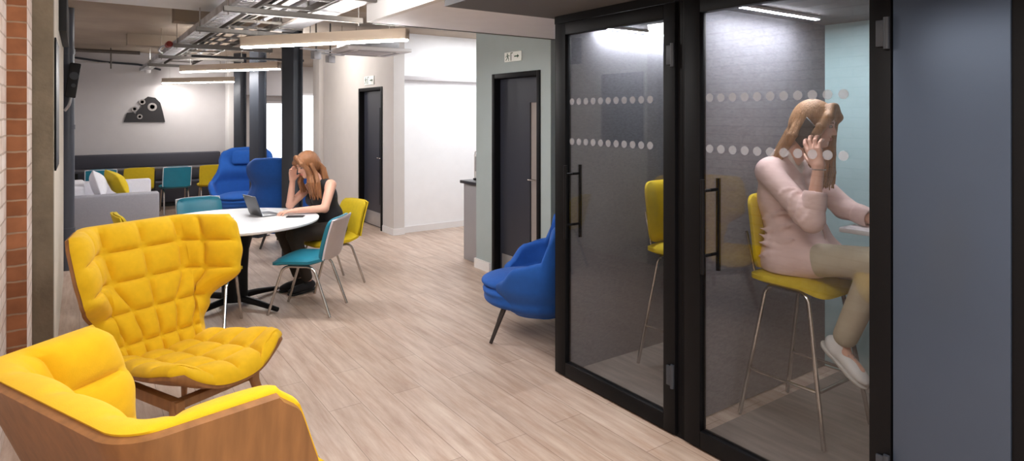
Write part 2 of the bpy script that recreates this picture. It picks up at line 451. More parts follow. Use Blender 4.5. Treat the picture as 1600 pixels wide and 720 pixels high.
S_box('trim_4', 'offwhite', [((3.46, 10.9, 0), (3.54, 11.25, 2.80))], bevel=.004)
S_box('wall_passage_right', 'greywall', [((5.8, 11.2, 0), (5.9, 15, 2.8)), ((3.70, 11.1, 0), (5.9, 11.2, 2.8))])
S_box('wall_kitchen_back', 'kitchen', [((3.70, 8.0, 0), (6.0, 8.12, 2.80))])
S_box('wall_kitchen_right', 'kitchen', [((5.6, 5.7, 0), (5.7, 8.0, 2.80))])
S_box('wall_kitchen_front', 'kitchen', [((3.68, 5.66, 0), (5.6, 5.76, 2.80))])
S_box('trim_5', 'greywall', [((3.70, 7.93, 2.14), (5.6, 8.0, 2.20))], bevel=.005)     # boxed ledge on the kitchen wall
S_box('baseboard_kitchen', 'white', [((3.55, 7.985, 0), (5.6, 8.0, .09)), ((3.525, 7.905, 0), (3.70, 7.985, .09))])
S_box('baseboard_passage', 'white', [((3.525, 7.985, 0), (3.54, 8.28, .09)), ((3.525, 9.24, 0), (3.54, 10.9, .09))])
# sage wall with the dark door
S_box('wall_sage', 'sage', [((3.54, 4.46, 0), (3.68, 4.61, 2.80)), ((3.54, 5.43, 0), (3.68, 5.76, 2.80)), ((3.54, 4.61, 2.075), (3.68, 5.43, 2.80))])
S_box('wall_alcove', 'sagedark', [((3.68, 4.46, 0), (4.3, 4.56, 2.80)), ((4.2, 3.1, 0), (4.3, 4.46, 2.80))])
S_box('baseboard_sage', 'white', [((3.52, 5.47, 0), (3.54, 5.775, .10)), ((3.52, 4.455, 0), (3.54, 4.57, .10)), ((3.54, 5.76, 0), (3.68, 5.775, .10)), ((3.54, 4.445, 0), (4.2, 4.46, .10))])

def wall_door(name, y0, y1, top, label):
    """a dark leaf set back in a lined opening of the x=3.54 walls"""
    b = MB()
    b.box((3.525, y0, 0), (3.67, y0 + .05, top), .004); b.box((3.525, y1 - .05, 0), (3.67, y1, top), .004)
    b.box((3.525, y0 + .05, top - .05), (3.67, y1 - .05, top), .004)
    fr = b.build(name, 'black'); struct(fr); fr['label'] = label
    b = MB(); yv0, yv1 = y0 + .13, y0 + .25
    X0, X1 = 3.60, 3.645
    b.box((X0, y0 + .052, .006), (X1, yv0, top - .052)); b.box((X0, yv1, .006), (X1, y1 - .052, top - .052))
    b.box((X0, yv0, top - .30), (X1, yv1, top - .052)); b.box((X0, yv0, .006), (X1, yv1, .34))
    lf = b.build('door_leaf', 'doorpaint', fr)
    MB().box((X0 + .015, yv0, .34), (X1 - .015, yv1, top - .30)).build('vision_panel', 'doorglass', lf)
    MB().box((X0 - .006, y0 + .09, .02), (X0 - .0005, y1 - .09, .22), .001).build('kick_plate', 'kick', lf)
    h = MB(); yh = y0 + .075
    h.cyl((X0 - .001, yh, 1.03), (X0 - .012, yh, 1.03), .026, n=20)
    h.tube(fillet([(X0 - .01, yh, 1.03), (X0 - .055, yh, 1.03), (X0 - .055, yh + .13, 1.03)], .012), .009)
    h.build('lever_handle', 'chrome', lf)
    return fr
wall_door('door_1', 4.61, 5.43, 2.075, 'dark door in the sage wall with a tall slim vision panel')
wall_door('door_2', 8.30, 9.20, 2.06, 'dark door in the pale passage wall further back')
# back of the house behind the far columns
def bright_pane(name, y, x0, x1, z0, z1, label):
    b = MB(); t = .05
    b.box((x0 - t, y - .06, z0 - t), (x0, y, z1 + t)); b.box((x1, y - .06, z0 - t), (x1 + t, y, z1 + t))
    b.box((x0, y - .06, z1), (x1, y, z1 + t)); b.box((x0, y - .06, z0 - t), (x1, y, z0))
    f = b.build(name, 'white'); struct(f); f['label'] = label
    MB().box((x0, y - .03, z0), (x1, y - .02, z1)).build('pane', 'window', f)
bright_pane('window_1', 14.9, 3.40, 3.88, .5, 1.92, 'bright window between the dark columns')
bright_pane('window_2', 14.9, 4.30, 4.60, .1, 2.12, 'bright narrow glazed opening beside the passage wall')
S_box('trim_6', 'greywall', [((2.7, 14.4, 2.1), (4.1, 14.9, 2.8))], bevel=.01)

# ceilings
S_box('ceiling', 'ceil', [((-.7, -3, 2.62), (1.80, 6.4, 2.75))])
S_box('ceiling_far', 'beige', [((-.7, 6.4, 2.80), (6, 15.1, 2.92)), ((-.7, 6.36, 2.75), (6, 6.40, 2.92)), ((1.8, 4.4, 2.80), (6, 6.4, 2.92))])
S_box('trim_7', 'beige', [((.80, 7.2, 2.62), (2.0, 7.42, 2.80)), ((.55, 10.2, 2.64), (1.9, 10.45, 2.80))])   # downstand beams above the trays
S_box('ceiling_soffit', 'soffit', [((1.75, -3, 2.285), (5, 3.2, 2.34))])
S_box('ceiling_light', 'soffit_light', [((1.80, 3.2, 2.34), (4.3, 4.40, 2.46))])
S_box('ceiling_bulkhead', 'white', [((1.75, -3, 2.34), (1.80, 4.40, 2.75)), ((1.80, 4.36, 2.46), (4.3, 4.40, 2.80))])
S_box('trim_8', 'strut', [((1.80, 4.40, 2.335), (3.54, 4.425, 2.36))])
# right of the booths and behind the camera
S_box('wall_right_panel', 'panel', [((2.505, .735, 0), (2.55, 1.095, 2.285))], bevel=.003)
S_box('trim_9', 'black', [((2.515, .70, 0), (2.56, .735, 2.285))])
S_box('wall_right', 'paleteal', [((2.52, -3, 0), (2.62, .70, 2.285))])
S_box('wall_behind_camera', 'white', [((-.7, -3.1, 0), (5, -3, 2.75))])

# ------------------------------------------------------------------ phone booths
def phone_booth(y0, y1, label, far_wall, near_wall, dots):
    X = 2.52
    t = thing('phone_booth', label, 'phone booth', (X, (y0 + y1) / 2, 0), 0, 'glass-fronted phone booths')
    c = (y0 + y1) / 2; a, e = y0 - c, y1 - c     # local y range of the front
    xb = 4.02 - X
    MB().box((.06, a + (0 if near_wall else .08), .001), (xb, e, .008)).build('booth_floor', 'booth_floor', t)
    MB().box((.06, far_wall[0] - c, .008), (xb, far_wall[1] - c, 2.24)).build('side_wall', 'felt', t)
    if near_wall: MB().box((.06, near_wall[0] - c, .008), (xb, near_wall[1] - c, 2.24)).build('side_wall', 'felt', t)
    a2 = a if near_wall else a + .08
    MB().box((xb, a2, .008), (xb + .05, far_wall[1] - c, 2.24)).build('back_wall', 'paleteal', t)
    cl = MB().box((.06, a + (0 if near_wall else .08), 2.24), (xb + .05, far_wall[1] - c, 2.28)).build('booth_ceiling', 'soffit', t)
    yl = far_wall[0] - c - (.17 if near_wall else .05)
    st = MB().box((.28, yl - .018, 2.222), (1.12, yl + .018, 2.2395), .003).build('light_housing', 'white', cl)
    MB().box((.30, yl - .012, 2.2195), (1.10, yl + .012, 2.2215)).build('light_strip', 'boothlamp', st)
    # fixed outer frame
    b = MB(); b.box((-.005, a - .029, 2.235), (.058, e + .029, 2.284)); b.box((0, a - .029, 0), (.058, a - .003, 2.235)); b.box((0, e + .003, 0), (.058, e + .029, 2.235))
    b.box((0, a - .003, 0), (.055, e + .003, .012))
    b.build('frame', 'black', t)
    # hinged leaf: hinge on the near side, pulls on the far side
    ha, hb = a + .078, e - .095
    b = MB()
    b.box((-.02, a, .015), (.03, ha, 2.23), .003); b.box((-.02, hb, .015), (.03, e, 2.23), .003)
    b.box((-.02, ha, .015), (.03, hb, .098), .003); b.box((-.02, ha, 2.155), (.03, hb, 2.23), .003)
    d = b.build('door', 'black', t)
    MB().box((.000, ha, .098), (.010, hb, 2.155)).build('glass_pane', 'glass', d)
    for z in (1.9, .25): 
        h = MB(); h.cyl((-.026, a + .012, z), (-.026, a + .012, z + .12), .011); h.box((-.030, a + .012, z + .01), (-.019, a + .05, z + .11), .002); h.build('hinge', 'steel', d)
    yh = hb - .045
    for sx, nm in ((-1, 'pull_handle'), (1, 'pull_handle')):
        h = MB(); xo = .005 + sx * .06
        h.cyl((xo, yh, .885), (xo, yh, 1.34), .0115, n=16)
        for z in (.97, 1.285): h.cyl((xo, yh, z), (.005 + sx * .004, yh, z), .008, n=12)
        h.build(nm, 'black', d)
    for z, sp in ((1.735, dots), (1.487, dots)):
        for k in range(sp):
            y = hb - .045 - k * .0645
            if y < ha + .03: break
            MB().cyl((-.0005, y, z), (-.0025, y, z), .0205, n=20).build('frosted_dot', 'dot', d)
    return t
phone_booth(2.13, 3.10, 'black-framed glass phone booth on the left, empty with a yellow stool inside', (3.06, 3.10), None, 11)
phone_booth(1.10, 2.07, 'black-framed glass phone booth on the right, with a woman phoning inside', (2.172, 2.204), (1.10, 1.13), 11)

def shelf(y0, y1, label):
    t = thing('booth_counter', label, 'counter', (3.98, (y0 + y1) / 2, 0), 0, 'counters in the phone booths')
    w = (y1 - y0) / 2
    MB().box((-.70, -w, 1.035), (.035, w, 1.062), .008).build('counter_top', 'tabletop', t)
    for s in (-.6, .6): MB().box((-.55, s * w - .015, .98), (.035, s * w + .015, 1.034), .003).build('bracket', 'steel', t)
shelf(1.135, 1.70, 'white counter in the right booth where the woman rests her arm')
shelf(2.21, 2.66, 'white counter in the left booth in front of the empty stool')
# ------------------------------------------------------------------ chairs
def pad(w, d, th, nu=14, nv=14, round_=.25, crown=.012):
    """upholstered pad lying in XY, centred; returns front/back grids (z up)"""
    F = []; B = []
    for i in range(nu + 1):
        fr = []; br = []
        for j in range(nv + 1):
            u = -1 + 2 * i / nu; v = -1 + 2 * j / nv
            # superelliptic squeeze of the corners
            k = 6.0
            r = (abs(u) ** k + abs(v) ** k) ** (1 / k); m = max(abs(u), abs(v))
            s = m / r if r > 0 else 1
            x = u * s * w / 2; y = v * s * d / 2
            e = max(abs(u), abs(v)); edge = (1 - e ** 8)
            fr.append([x, y, th * .5 * (.35 + .65 * edge) + crown * (1 - u * u) * (1 - v * v)])
            br.append([x, y, -th * .5 * (.35 + .65 * edge)])
        F.append(fr); B.append(br)
    return F, B

def mapgrid(G, fn): return [[fn(*p) for p in row] for row in G]

def dining_chair(label, fabric, backpanel, loc, rz, group):
    t = thing('dining_chair', label, 'chair', loc, rz, group)
    F, B = pad(.45, .46, .06)
    seat = lambda x, y, z: (x, y - .0, .445 + z - .02 * max(0, (y - .12)) / .1 + .03 * (y < -.1) * (-(y + .1)) / .12)
    MB().slab(mapgrid(F, seat), mapgrid(B, seat)).build('seat', fabric, t, 60)
    F, B = pad(.43, .36, .055, crown=.006)
    def back(off, sc=1.0):
        def f(x, y, z):
            x *= sc; y *= sc
            h = y + .18                   # 0..0.36 up the back
            yy = -.215 - .16 * h - .25 * h * h + .10 * (x / .215) ** 2 * .28
            return (x, yy + z + off, .455 + h * .97)
        return f
    MB().slab(mapgrid(F, back(0)), mapgrid(B, back(0))).build('backrest', fabric, t, 60)
    F2, B2 = pad(.43, .36, .016, crown=0)
    MB().slab(mapgrid(F2, back(-.032)), mapgrid(B2, back(-.032))).build('back_panel', backpanel, t, 60)
    # piping round the back panel
    rim = [back(-.030)(*p) for p in ([[.208, -.165 + .33 * k / 10, 0] for k in range(11)] + [[.208 - .416 * k / 8, .168, 0] for k in range(1, 8)] + [[-.208, .165 - .33 * k / 10, 0] for k in range(11)])]
    MB().tube(rim, .008, 8).build('piping', 'palefab' if fabric == 'teal' else fabric, t)
    for s in (-1, 1):
        mid = (s * .175, .0, .405)
        for q, (fx, fy) in enumerate(((s * .19, .255), (s * .195, -.275))):
            top = (s * .178, .13 if q == 0 else -.13, .405)
            MB().tube(fillet([(fx, fy, .002), top, mid], .09, 8), .0115, 10).build('leg', 'chrome', t)
    return t

wall_group = 'dining chairs along the back table'
dt = dining_chair('teal chair at the far back table, second from the right, beside the right-hand yellow one', 'teal', 'teal', (1.33, 11.95, 0), R(2), wall_group)
dy = dining_chair('mustard chair at the far back table, nearest the blue wing chairs', 'mustard', 'mustard', (1.90, 11.93, 0), R(-3), wall_group)
dup(dy, (.78, 11.97, 0), R(3), 'mustard chair at the far back table, behind the pale sofa', wall_group)
dup(dt, (.28, 11.97, 0), R(0), 'teal chair at the far back table, leftmost and half hidden by the yellow cushion', wall_group)
TG = 'dining chairs round the white table'
def face(x, y, tx, ty): return math.atan2(-(tx - x), ty - y)
TC = (1.11, 5.81)
dn = dining_chair('teal vinyl chair in front of the seated woman, nearest the walkway', 'teal', 'tealglare', (1.59, 5.33, 0), R(50), TG)
dup(dn, (1.05, 6.86, 0), face(1.05, 6.86, *TC) + R(4), 'teal chair on the far side of the white table, only its back top showing', TG)
dw = dup(dy, (2.0, 5.99, 0), R(101), 'mustard chair that the woman with the laptop sits on', TG)
dup(dy, (.80, 5.24, 0), R(-25), 'mustard chair tucked under the white table behind the winged armchair', TG)
dup(dy, (.56, 6.35, 0), R(-85), 'mustard chair left of the white table, peeking over the winged armchair', TG)

def bar_stool(label, loc, rz):
    t = thing('bar_stool', label, 'bar stool', loc, rz, 'yellow bar stools in the booths')
    F, B = pad(.42, .43, .065)
    seat = lambda x, y, z: (x, y, .775 + z - .03 * max(0, (y - .1)) / .1)
    MB().slab(mapgrid(F, seat), mapgrid(B, seat)).build('seat', 'mustard', t, 60)
    F, B = pad(.41, .40, .055, crown=.006)
    def back(x, y, z):
        h = y + .20
        return (x, -.185 - .08 * h - .12 * h * h + .03 * (x / .2) ** 2 + z, .81 + h)
    MB().slab(mapgrid(F, back), mapgrid(B, back)).build('backrest', 'mustard', t, 60)
    for s in (-1, 1): MB().tube(fillet([(s * .13, -.10, .735), (s * .13, -.20, .745), (s * .13, -.262, 1.0)], .06), .009, 8).build('back_support', 'chrome', t)
    ft = {}
    for s in (-1, 1):
        for q, (fx, fy) in enumerate(((s * .23, .235), (s * .23, -.235))):
            top = (s * .165, .115 if q == 0 else -.115, .738); mid = (s * .165, 0, .738)
            MB().tube(fillet([(fx, fy, .014), top, mid], .07, 8), .0115, 10).build('leg', 'chrome', t)
            ft[(s, q)] = [fx + (top[0] - fx) * .36, fy + (top[1] - fy) * .36, .272]
    ring = [ft[(-1, 1)], ft[(-1, 0)], ft[(1, 0)], ft[(1, 1)]]
    MB().tube(fillet(ring, .03, 4), .009, 8).build('footrest', 'chrome', t)
    return t
bs = bar_stool('yellow bar stool in the right booth under the phoning woman', (3.21, 1.85, 0), R(180))
dup(bs, (3.26, 2.655, 0), R(180), 'yellow bar stool standing empty in the left booth')

# ------------------------------------------------------------------ yellow winged armchairs
def interp(x, xs, ys):
    if x <= xs[0]: return ys[0]
    for i in range(len(xs) - 1):
        if x <= xs[i + 1]:
            t = (x - xs[i]) / (xs[i + 1] - xs[i]); t = t * t * (3 - 2 * t)
            return ys[i] + (ys[i + 1] - ys[i]) * t
    return ys[-1]

def wing_chair(label, loc, rz, group, s00=.200, fold=58, wide=1.0):
    t = thing('wing_armchair', label, 'armchair', loc, rz, group)
    # back: v 0..1 up, s arc length sideways; local +Y is forward
    V0, VH = .335, .735
    def halfw(v): return interp(v, [0, .22, .36, .60, .76, .93, 1.0], [.252, .270, .325, .545 * wide, .582 * wide, .585 * wide, .555 * wide])
    def base(s, v):
        a = abs(s); s0 = s00 + .02 * v; rad = .088; ang = R(fold) * (0.45 + .55 * min(1, v / .55))
        L = rad * ang
        if a <= s0: x, y, th = a, 0, 0
        elif a <= s0 + L:
            th = (a - s0) / rad; x = s0 + rad * math.sin(th); y = rad * (1 - math.cos(th))
        else:
            th = ang; e = a - s0 - L; x = s0 + rad * math.sin(th) + e * math.cos(th); y = rad * (1 - math.cos(th)) + e * math.sin(th)
        x = math.copysign(x, s)
        n = Vector((-math.copysign(math.sin(th), s), math.cos(th), .36)).normalized()
        return Vector((x, y - .14 - .285 * v, V0 + VH * v)), n
    NU, NV = 72, 60; cu, cv = 6, 5
    def tuft(u, v):
        a = (u * .5 + .5) * cu; b_ = v * cv
        fa = a - math.floor(a); fb = b_ - math.floor(b_)
        return (1 - abs(2 * fa - 1) ** 2.2) ** .5 * (1 - abs(2 * fb - 1) ** 2.2) ** .5
    F = []; Bk = []; W0 = []; W1 = []
    for i in range(NU + 1):
        f = []; bk = []; w0 = []; w1 = []
        for j in range(NV + 1):
            u = -1 + 2 * i / NU; v = j / NV
            s = u * halfw(v); p, n = base(s, v)
            e = max(abs(u), abs(2 * v - 1)); edge = max(0.0, 1 - e ** 10)
            f.append(p + n * (.020 + .034 * edge ** .5 + .034 * tuft(u, v) * edge ** .3)); bk.append(p + n * .004)
            pw, nw = base(u * (halfw(v) - .006), .004 + v * .990)
            w0.append(pw + nw * .0045); w1.append(pw - nw * .013)
        F.append(f); Bk.append(bk); W0.append(w0); W1.append(w1)
    MB().slab(F, Bk).build('back_cushion', 'yellow', t, 80)
    sh = MB().slab(W0, W1).build('back_shell', ['walnut'], t, 40)
    # seat: leaf of plywood with turned-up sides, tufted pad
    def sbase(u, v):
        w = interp(v, [0, .12, .75, .93, 1.0], [.27, .30, .335, .305, .25])
        x = u * w; y = -.15 + .66 * v - .05 * v * u * u
        z = .372 + .105 * abs(u) ** 2.6 * (.35 + .65 * v) + .045 * v - .05 * max(0, v - .8) ** 2 * 12 * .5
        return Vector((x, y, z))
    def sn(u, v):
        d = .01; a = sbase(u + d, v) - sbase(u - d, v); c = sbase(u, v + d) - sbase(u, v - d)
        return (a.cross(c).normalized() + Vector((0, 0, 1.6 * max(0, abs(u) - .3) + max(0, v - .6) * 2))).normalized()
    F = []; Bk = []; W0 = []; W1 = []
    NU, NV = 56, 48
    for i in range(NU + 1):
        f = []; bk = []; w0 = []; w1 = []
        for j in range(NV + 1):
            u = -1 + 2 * i / NU; v = j / NV; p = sbase(u, v); n = sn(u, v)
            e = max(abs(u), abs(2 * v - 1)); edge = max(0.0, 1 - e ** 10)
            a = (u * .5 + .5) * 4; b_ = v * 4; fa = a % 1; fb = b_ % 1
            tf = (1 - abs(2 * fa - 1) ** 2.6) ** .55 * (1 - abs(2 * fb - 1) ** 2.6) ** .55
            f.append(p + n * (.018 + .034 * edge ** .5 + .028 * tf * edge ** .3)); bk.append(p + n * .002)
            pw = sbase(u * .985, .006 + v * .985); w0.append(pw + n * .001); w1.append(pw - n * .014)
        F.append(f); Bk.append(bk); W0.append(w0); W1.append(w1)
    MB().slab(F, Bk).build('seat_cushion', 'yellow', t, 80)
    MB().slab(W0, W1).build('seat_shell', 'walnut', t, 40)
    # oak frame
    for s in (-1, 1):
        MB().box((s * .20 - .022, -.30, .29), (s * .20 + .022, .35, .345), .008).build('side_rail', 'oak', t)
        MB().tube([(s * .20, .31, .34), (s * .27, .385, .004)], [.026, .014], 14).build('leg', 'oak', t)
        MB().tube([(s * .20, -.26, .34), (s * .265, -.37, .004)], [.026, .014], 14).build('leg', 'oak', t)
        MB().box((s * .20 - .02, -.335, .30), (s * .20 + .02, -.30, .62), .006, mat4=Matrix.Translation((0, .02, 0)) @ Matrix.Rotation(R(12), 4, 'X')).build('back_support', 'oak', t)
    for y in (-.22, .30): MB().box((-.178, y - .025, .295), (.178, y + .025, .335), .006).build('cross_bar', 'oak', t)
    return t
WG = 'yellow winged armchairs'
wc = wing_chair('tufted yellow winged armchair facing the camera in front of the white table', (.413, 3.585, 0), R(-155), WG)
wing_chair('yellow winged armchair in the left foreground seen from behind its wooden shell', (.311, 1.768, 0), R(-65.5), WG, .235, 76, 1.07)

# ------------------------------------------------------------------ blue high-back chairs
def wing_lounge(label, loc, rz, group):
    t = thing('high_back_chair', label, 'lounge chair', loc, rz, group)
    NU, NV = 64, 40
    def prof(phi, v):
        a = abs(phi)                      # 0 at the back, up to ~118 deg at the arm tips
        top = interp(a, [0, 35, 62, 78, 90, 112, 130, 150], [1.14, 1.13, 1.08, .86, .63, .59, .47, .37])
        z = .20 + (top - .20) * v
        r = interp(z, [.20, .30, .44, .60, .78, .98, 1.14], [.20, .31, .375, .385, .325, .40, .385])
        arm = interp(a, [55, 90, 118, 150], [0, 1, .8, .5]); r *= 1 + .12 * arm * interp(z, [.34, .58], [0, 1])
        pr = R(phi); ph = 1.0 + .22 * arm
        x = r * math.sin(pr) * 1.02; y = -r * math.cos(pr) * .86 * ph - .02 - .12 * max(0, z - .42)
        return Vector((x, y, z))
    def pn(phi, v):
        a = prof(phi + 1, v) - prof(phi - 1, v); c = prof(phi, min(1, v + .02)) - prof(phi, max(0, v - .02))
        n = a.cross(c).normalized(); p = prof(phi, v)
        if n.dot(Vector((-p.x, -p.y, 0))) < 0: n = -n
        return n
    F = []; B = []
    for i in range(NU + 1):
        f = []; bk = []
        for j in range(NV + 1):
            u = -1 + 2 * i / NU; v = j / NV; phi = u * 150
            e = max(abs(u), 2 * v - 1); th = .012 + .030 * math.sqrt(max(0, 1 - max(0, e) ** 8))
            p = prof(phi, v); n = pn(phi, v)
            f.append(p + n * th); bk.append(p - n * th)
        F.append(f); B.append(bk)
    MB().slab(F, B).build('shell', 'blue', t, 70)
    sdf_build([('ell', (0, .05, .29), (.32, .35, .09), None, .03), ('ell', (0, .14, .35), (.30, .27, .06), None, .04)], .012, 'seat_base', 'blue', t, 2)
    sdf_build([('ell', (0, .08, .405), (.29, .34, .072), None, .02)], .01, 'seat_cushion', 'blue', t, 1)
    def cush(x, y, z): return (x, -.25 - .12 * .55 + .14 * (x / .3) ** 2 + z - .17 * y, .98 + y)
    Fp, Bp = pad(.42, .22, .05, crown=.01)
    MB().slab(mapgrid(Fp, cush), mapgrid(Bp, cush)).build('head_cushion', 'blue', t, 70)
    for s in (-1, 1):
        MB().tube([(s * .17, .20, .31), (s * .245, .32, .003)], [.021, .012], 12).build('leg', 'darkleg', t)
        MB().tube([(s * .16, -.16, .31), (s * .235, -.27, .003)], [.021, .012], 12).build('leg', 'darkleg', t)
    return t
BG = 'blue high-back lounge chairs'
wl = wing_lounge('blue high-back chair in the alcove between the dark door and the phone booth', (2.84, 3.75, 0), R(50), BG)
dup(wl, (2.05, 10.3, 0), R(150), 'blue high-back chair far back, facing the room beside the yellow chair', BG)
dup(wl, (2.17, 8.12, 0), R(-35), 'blue high-back chair turned away between the two nearer dark columns', BG)

# ------------------------------------------------------------------ round table
t = thing('round_table', 'round white meeting table with a black star base', 'table', (TC[0], TC[1], 0))
MB().lathe([(.02, .712), (.672, .712), (.697, .722), (.70, .737), (.694, .742), (.02, .742)], n=96).build('tabletop', 'tabletop', t)
MB().lathe([(.06, .04), (.105, .045), (.105, .30), (.115, .48), (.15, .62), (.20, .711), (.06, .711)], n=40).build('pedestal', 'black', t)
for k in range(4):
    a = math.atan2(-.40, .24) + k * math.pi / 2; cx, sy = math.cos(a), math.sin(a)
    MB().tube([(cx * .06, sy * .06, .068), (cx * .25, sy * .25, .055), (cx * .49, sy * .49, .024)], [.032, .027, .019], 10).build('foot', 'black', t)
# laptop, phones
t = thing('tablet_computer', 'grey tablet with keyboard open in front of the woman at the table', 'laptop', (1.40, 5.95, .7425), R(101))
MB().box((-.135, -.09, 0), (.135, .09, .008), .003).build('keyboard', 'graphite', t)
mt = Matrix.Translation((0, .09, .008)) @ Matrix.Rotation(R(-20), 4, 'X')
sc = MB().box((-.135, -.004, 0), (.135, .004, .19), .003, mat4=mt).build('screen', 'graphite', t)
MB().box((-.128, -.0052, .007), (.128, -.0042, .183), mat4=mt).build('display', 'phone', sc)
MB().cyl(mt @ Vector((.115, .004, .172)), mt @ Vector((.115, .0055, .172)), .008).build('camera_lens', 'signwhite', sc)
def phone(label, loc, rz, m4=None, w=.074, h=.15):
    t = thing('mobile_phone', label, 'phone', loc, rz)
    b = MB().box((-w / 2, -h / 2, 0), (w / 2, h / 2, .008), .004, 3)
    c = MB().box((-w / 2 + .004, -h / 2 + .004, .0075), (w / 2 - .004, h / 2 - .004, .0085), .0)
    l = MB().box((-w / 2 + .008, h / 2 - .038, -.0018), (-w / 2 + .032, h / 2 - .010, .0005), .002)
    if m4 is not None: b.xf(m4); c.xf(m4); l.xf(m4)
    b.build('phone_body', 'phone', t); c.build('phone_screen', 'blackmatt', t); l.build('camera_bump', 'blackmatt', t)
    return t
phone("black phone lying by the seated woman's forearm on the white table", (1.585, 5.66, .7425), R(60))
phone('black phone lying alone on the left half of the white table', (1.03, 5.86, .7425), R(70))

# ------------------------------------------------------------------ sofa, cushion, bench
t = thing('sofa', 'pale grey two-seat sofa against the left wall', 'sofa', (0, 10.4, 0))
MB().box((-.10, -.52, .10), (.86, .55, .34), .02).build('base', 'greyfab', t)
MB().box((-.15, -.68, .04), (.90, -.52, .605), .03, 3).build('armrest', 'greyfab', t)
MB().box((-.15, .55, .04), (.90, .71, .68), .03, 3).build('armrest', 'palefab', t)
MB().box((-.18, -.52, .10), (.06, .55, .72), .04, 3).build('backrest', 'palefab', t)
for q in (-1, 1): MB().box((.062, .015 + q * .265 - .26, .342), (.87, .015 + q * .265 + .26, .47), .04, 3).build('seat_cushion', 'palefab', t)
for s in ((.0, -.62), (.82, -.62), (.0, .62), (.82, .62)): MB().cyl((s[0], s[1], .0), (s[0], s[1], .05), .02).build('foot', 'black', t)
def scatter(name, m, label, loc, rot, w=.40):
    F, B = pad(w, w, .16, 18, 18, crown=.03)
    def f(x, y, z):
        k = 1 - .10 * (1 - abs(2 * abs(x) / w)) * (abs(2 * y / w) ** 4) - .0
        l = 1 - .10 * (1 - abs(2 * abs(y) / w)) * (abs(2 * x / w) ** 4)
        e = max(abs(2 * x / w), abs(2 * y / w)); return (x * l, y * k, z * max(.08, (1 - e ** 3)))
    m4 = Matrix.Translation(loc) @ rot
    o = MB().slab(mapgrid(F, f), mapgrid(B, f)).build(name, m, None, 60); o.matrix_world = m4
    tag(o, label, 'cushion', 'sofa cushions')
scatter('cushion', 'mustard', 'mustard cushion leaning on the pale sofa', (.42, 10.12, .71), Matrix.Rotation(R(14), 4, 'Z') @ Matrix.Rotation(R(62), 4, 'Y') @ Matrix.Rotation(R(12), 4, 'Z'))
scatter('cushion', 'palefab', 'white cushion behind the mustard one on the sofa', (.20, 10.02, .72), Matrix.Rotation(R(74), 4, 'Y'))

t = thing('bench', 'charcoal upholstered bench along the back wall', 'bench', (1.05, 13.0, 0))
MB().box((-1.24, -.25, .08), (1.20, .12, .44), .02).build('seat', 'bench', t)
for k in range(2): MB().box((-1.24, .13, .44 + k * .26), (1.20, .27, .69 + k * .26), .025, 3).build('back_pad', 'bench', t)
MB().box((-1.22, -.18, 0), (1.18, .10, .08)).build('plinth', 'blackmatt', t)
for k, xc in enumerate((.06, 1.2)):
    t = thing('bench_table', ['dark bench table on the left behind the pale sofa', 'dark bench table on the right near the blue chairs'][k], 'table', (.35, 12.48, 0), 0, 'dark tables along the bench')
    hw = .52 if k == 0 else .66
    if k == 1: t.location.x = 1.60
    MB().box((-hw, -.20, .70), (hw, .26, .735), .006).build('tabletop', 'darktop', t)
    for s in (-1, 1):
        MB().box((s * (hw - .12) - .03, -.02, .02), (s * (hw - .12) + .03, .06, .70)).build('leg', 'blackmatt', t)
        MB().box((s * (hw - .12) - .04, -.16, 0), (s * (hw - .12) + .04, .22, .02)).build('foot', 'blackmatt', t)

# ------------------------------------------------------------------ kitchen corner
t = thing('kitchen_cabinet', 'grey base cabinet end beside the sage wall', 'cabinet', (3.63, 5.77, 0))
MB().box((.02, .03, 0), (1.75, .38, .08)).build('plinth', 'cabinet', t)
MB().box((0, 0, .0), (.018, .41, .868), .002).build('end_panel', 'cabinet', t)
MB().box((.018, 0, .08), (1.75, .39, .868)).build('carcass', 'cabinet', t)
for k in range(3):
    d = MB().box((.03 + k * .575, .39, .10), (.59 + k * .575, .408, .86), .002).build('door', 'cabinet', t)
    MB().cyl((.50 + k * .575, .425, .70), (.50 + k * .575, .425, .82), .006).build('handle', 'chrome', d)
wt = MB().box((3.60, 5.765, .870), (5.40, 6.22, .905), .004).build('worktop', 'worktop'); tag(wt, 'dark worktop on the grey kitchen cabinet', 'worktop')
t = thing('water_boiler', 'slim white water dispenser at the end of the dark worktop', 'dispenser', (3.80, 6.06, .905))
MB().box((-.055, -.09, .02), (.09, .09, .30), .012).build('body', 'white', t)
MB().box((-.060, -.055, .10), (-.0545, .055, .27), .002).build('front_panel', 'cabinet', t)
MB().box((-.07, -.08, 0), (.09, .08, .02), .004).build('drip_tray', 'black', t)
MB().tube(fillet([(-.03, .0, .30), (-.03, 0, .33), (-.09, 0, .33), (-.09, 0, .30)], .02), .006).build('spout', 'chrome', t)

# ------------------------------------------------------------------ columns
def column(x, y, w, rz, label):
    t = thing('steel_column', label, 'column', (x, y, 0), rz, 'dark steel columns')
    h = w / 2
    MB().box((-h, -h, .012), (-h + .02, h, 2.79), .002).build('flange', 'steel', t); MB().box((h - .02, -h, .012), (h, h, 2.79), .002).build('flange', 'steel', t)
    MB().box((-h + .02, -.05, .012), (h - .02, .05, 2.79)).build('web', 'steel', t)
    MB().box((-h - .03, -h - .03, 0), (h + .03, h + .03, .012), .003).build('base_plate', 'steel', t)
column(2.02, 7.34, .165, R(35), 'nearest and widest dark steel column behind the seated woman')
column(2.00, 8.93, .155, R(35), 'middle dark steel column in front of the blue chair')
column(2.44, 12.3, .155, R(35), 'furthest dark steel column behind the blue chair')

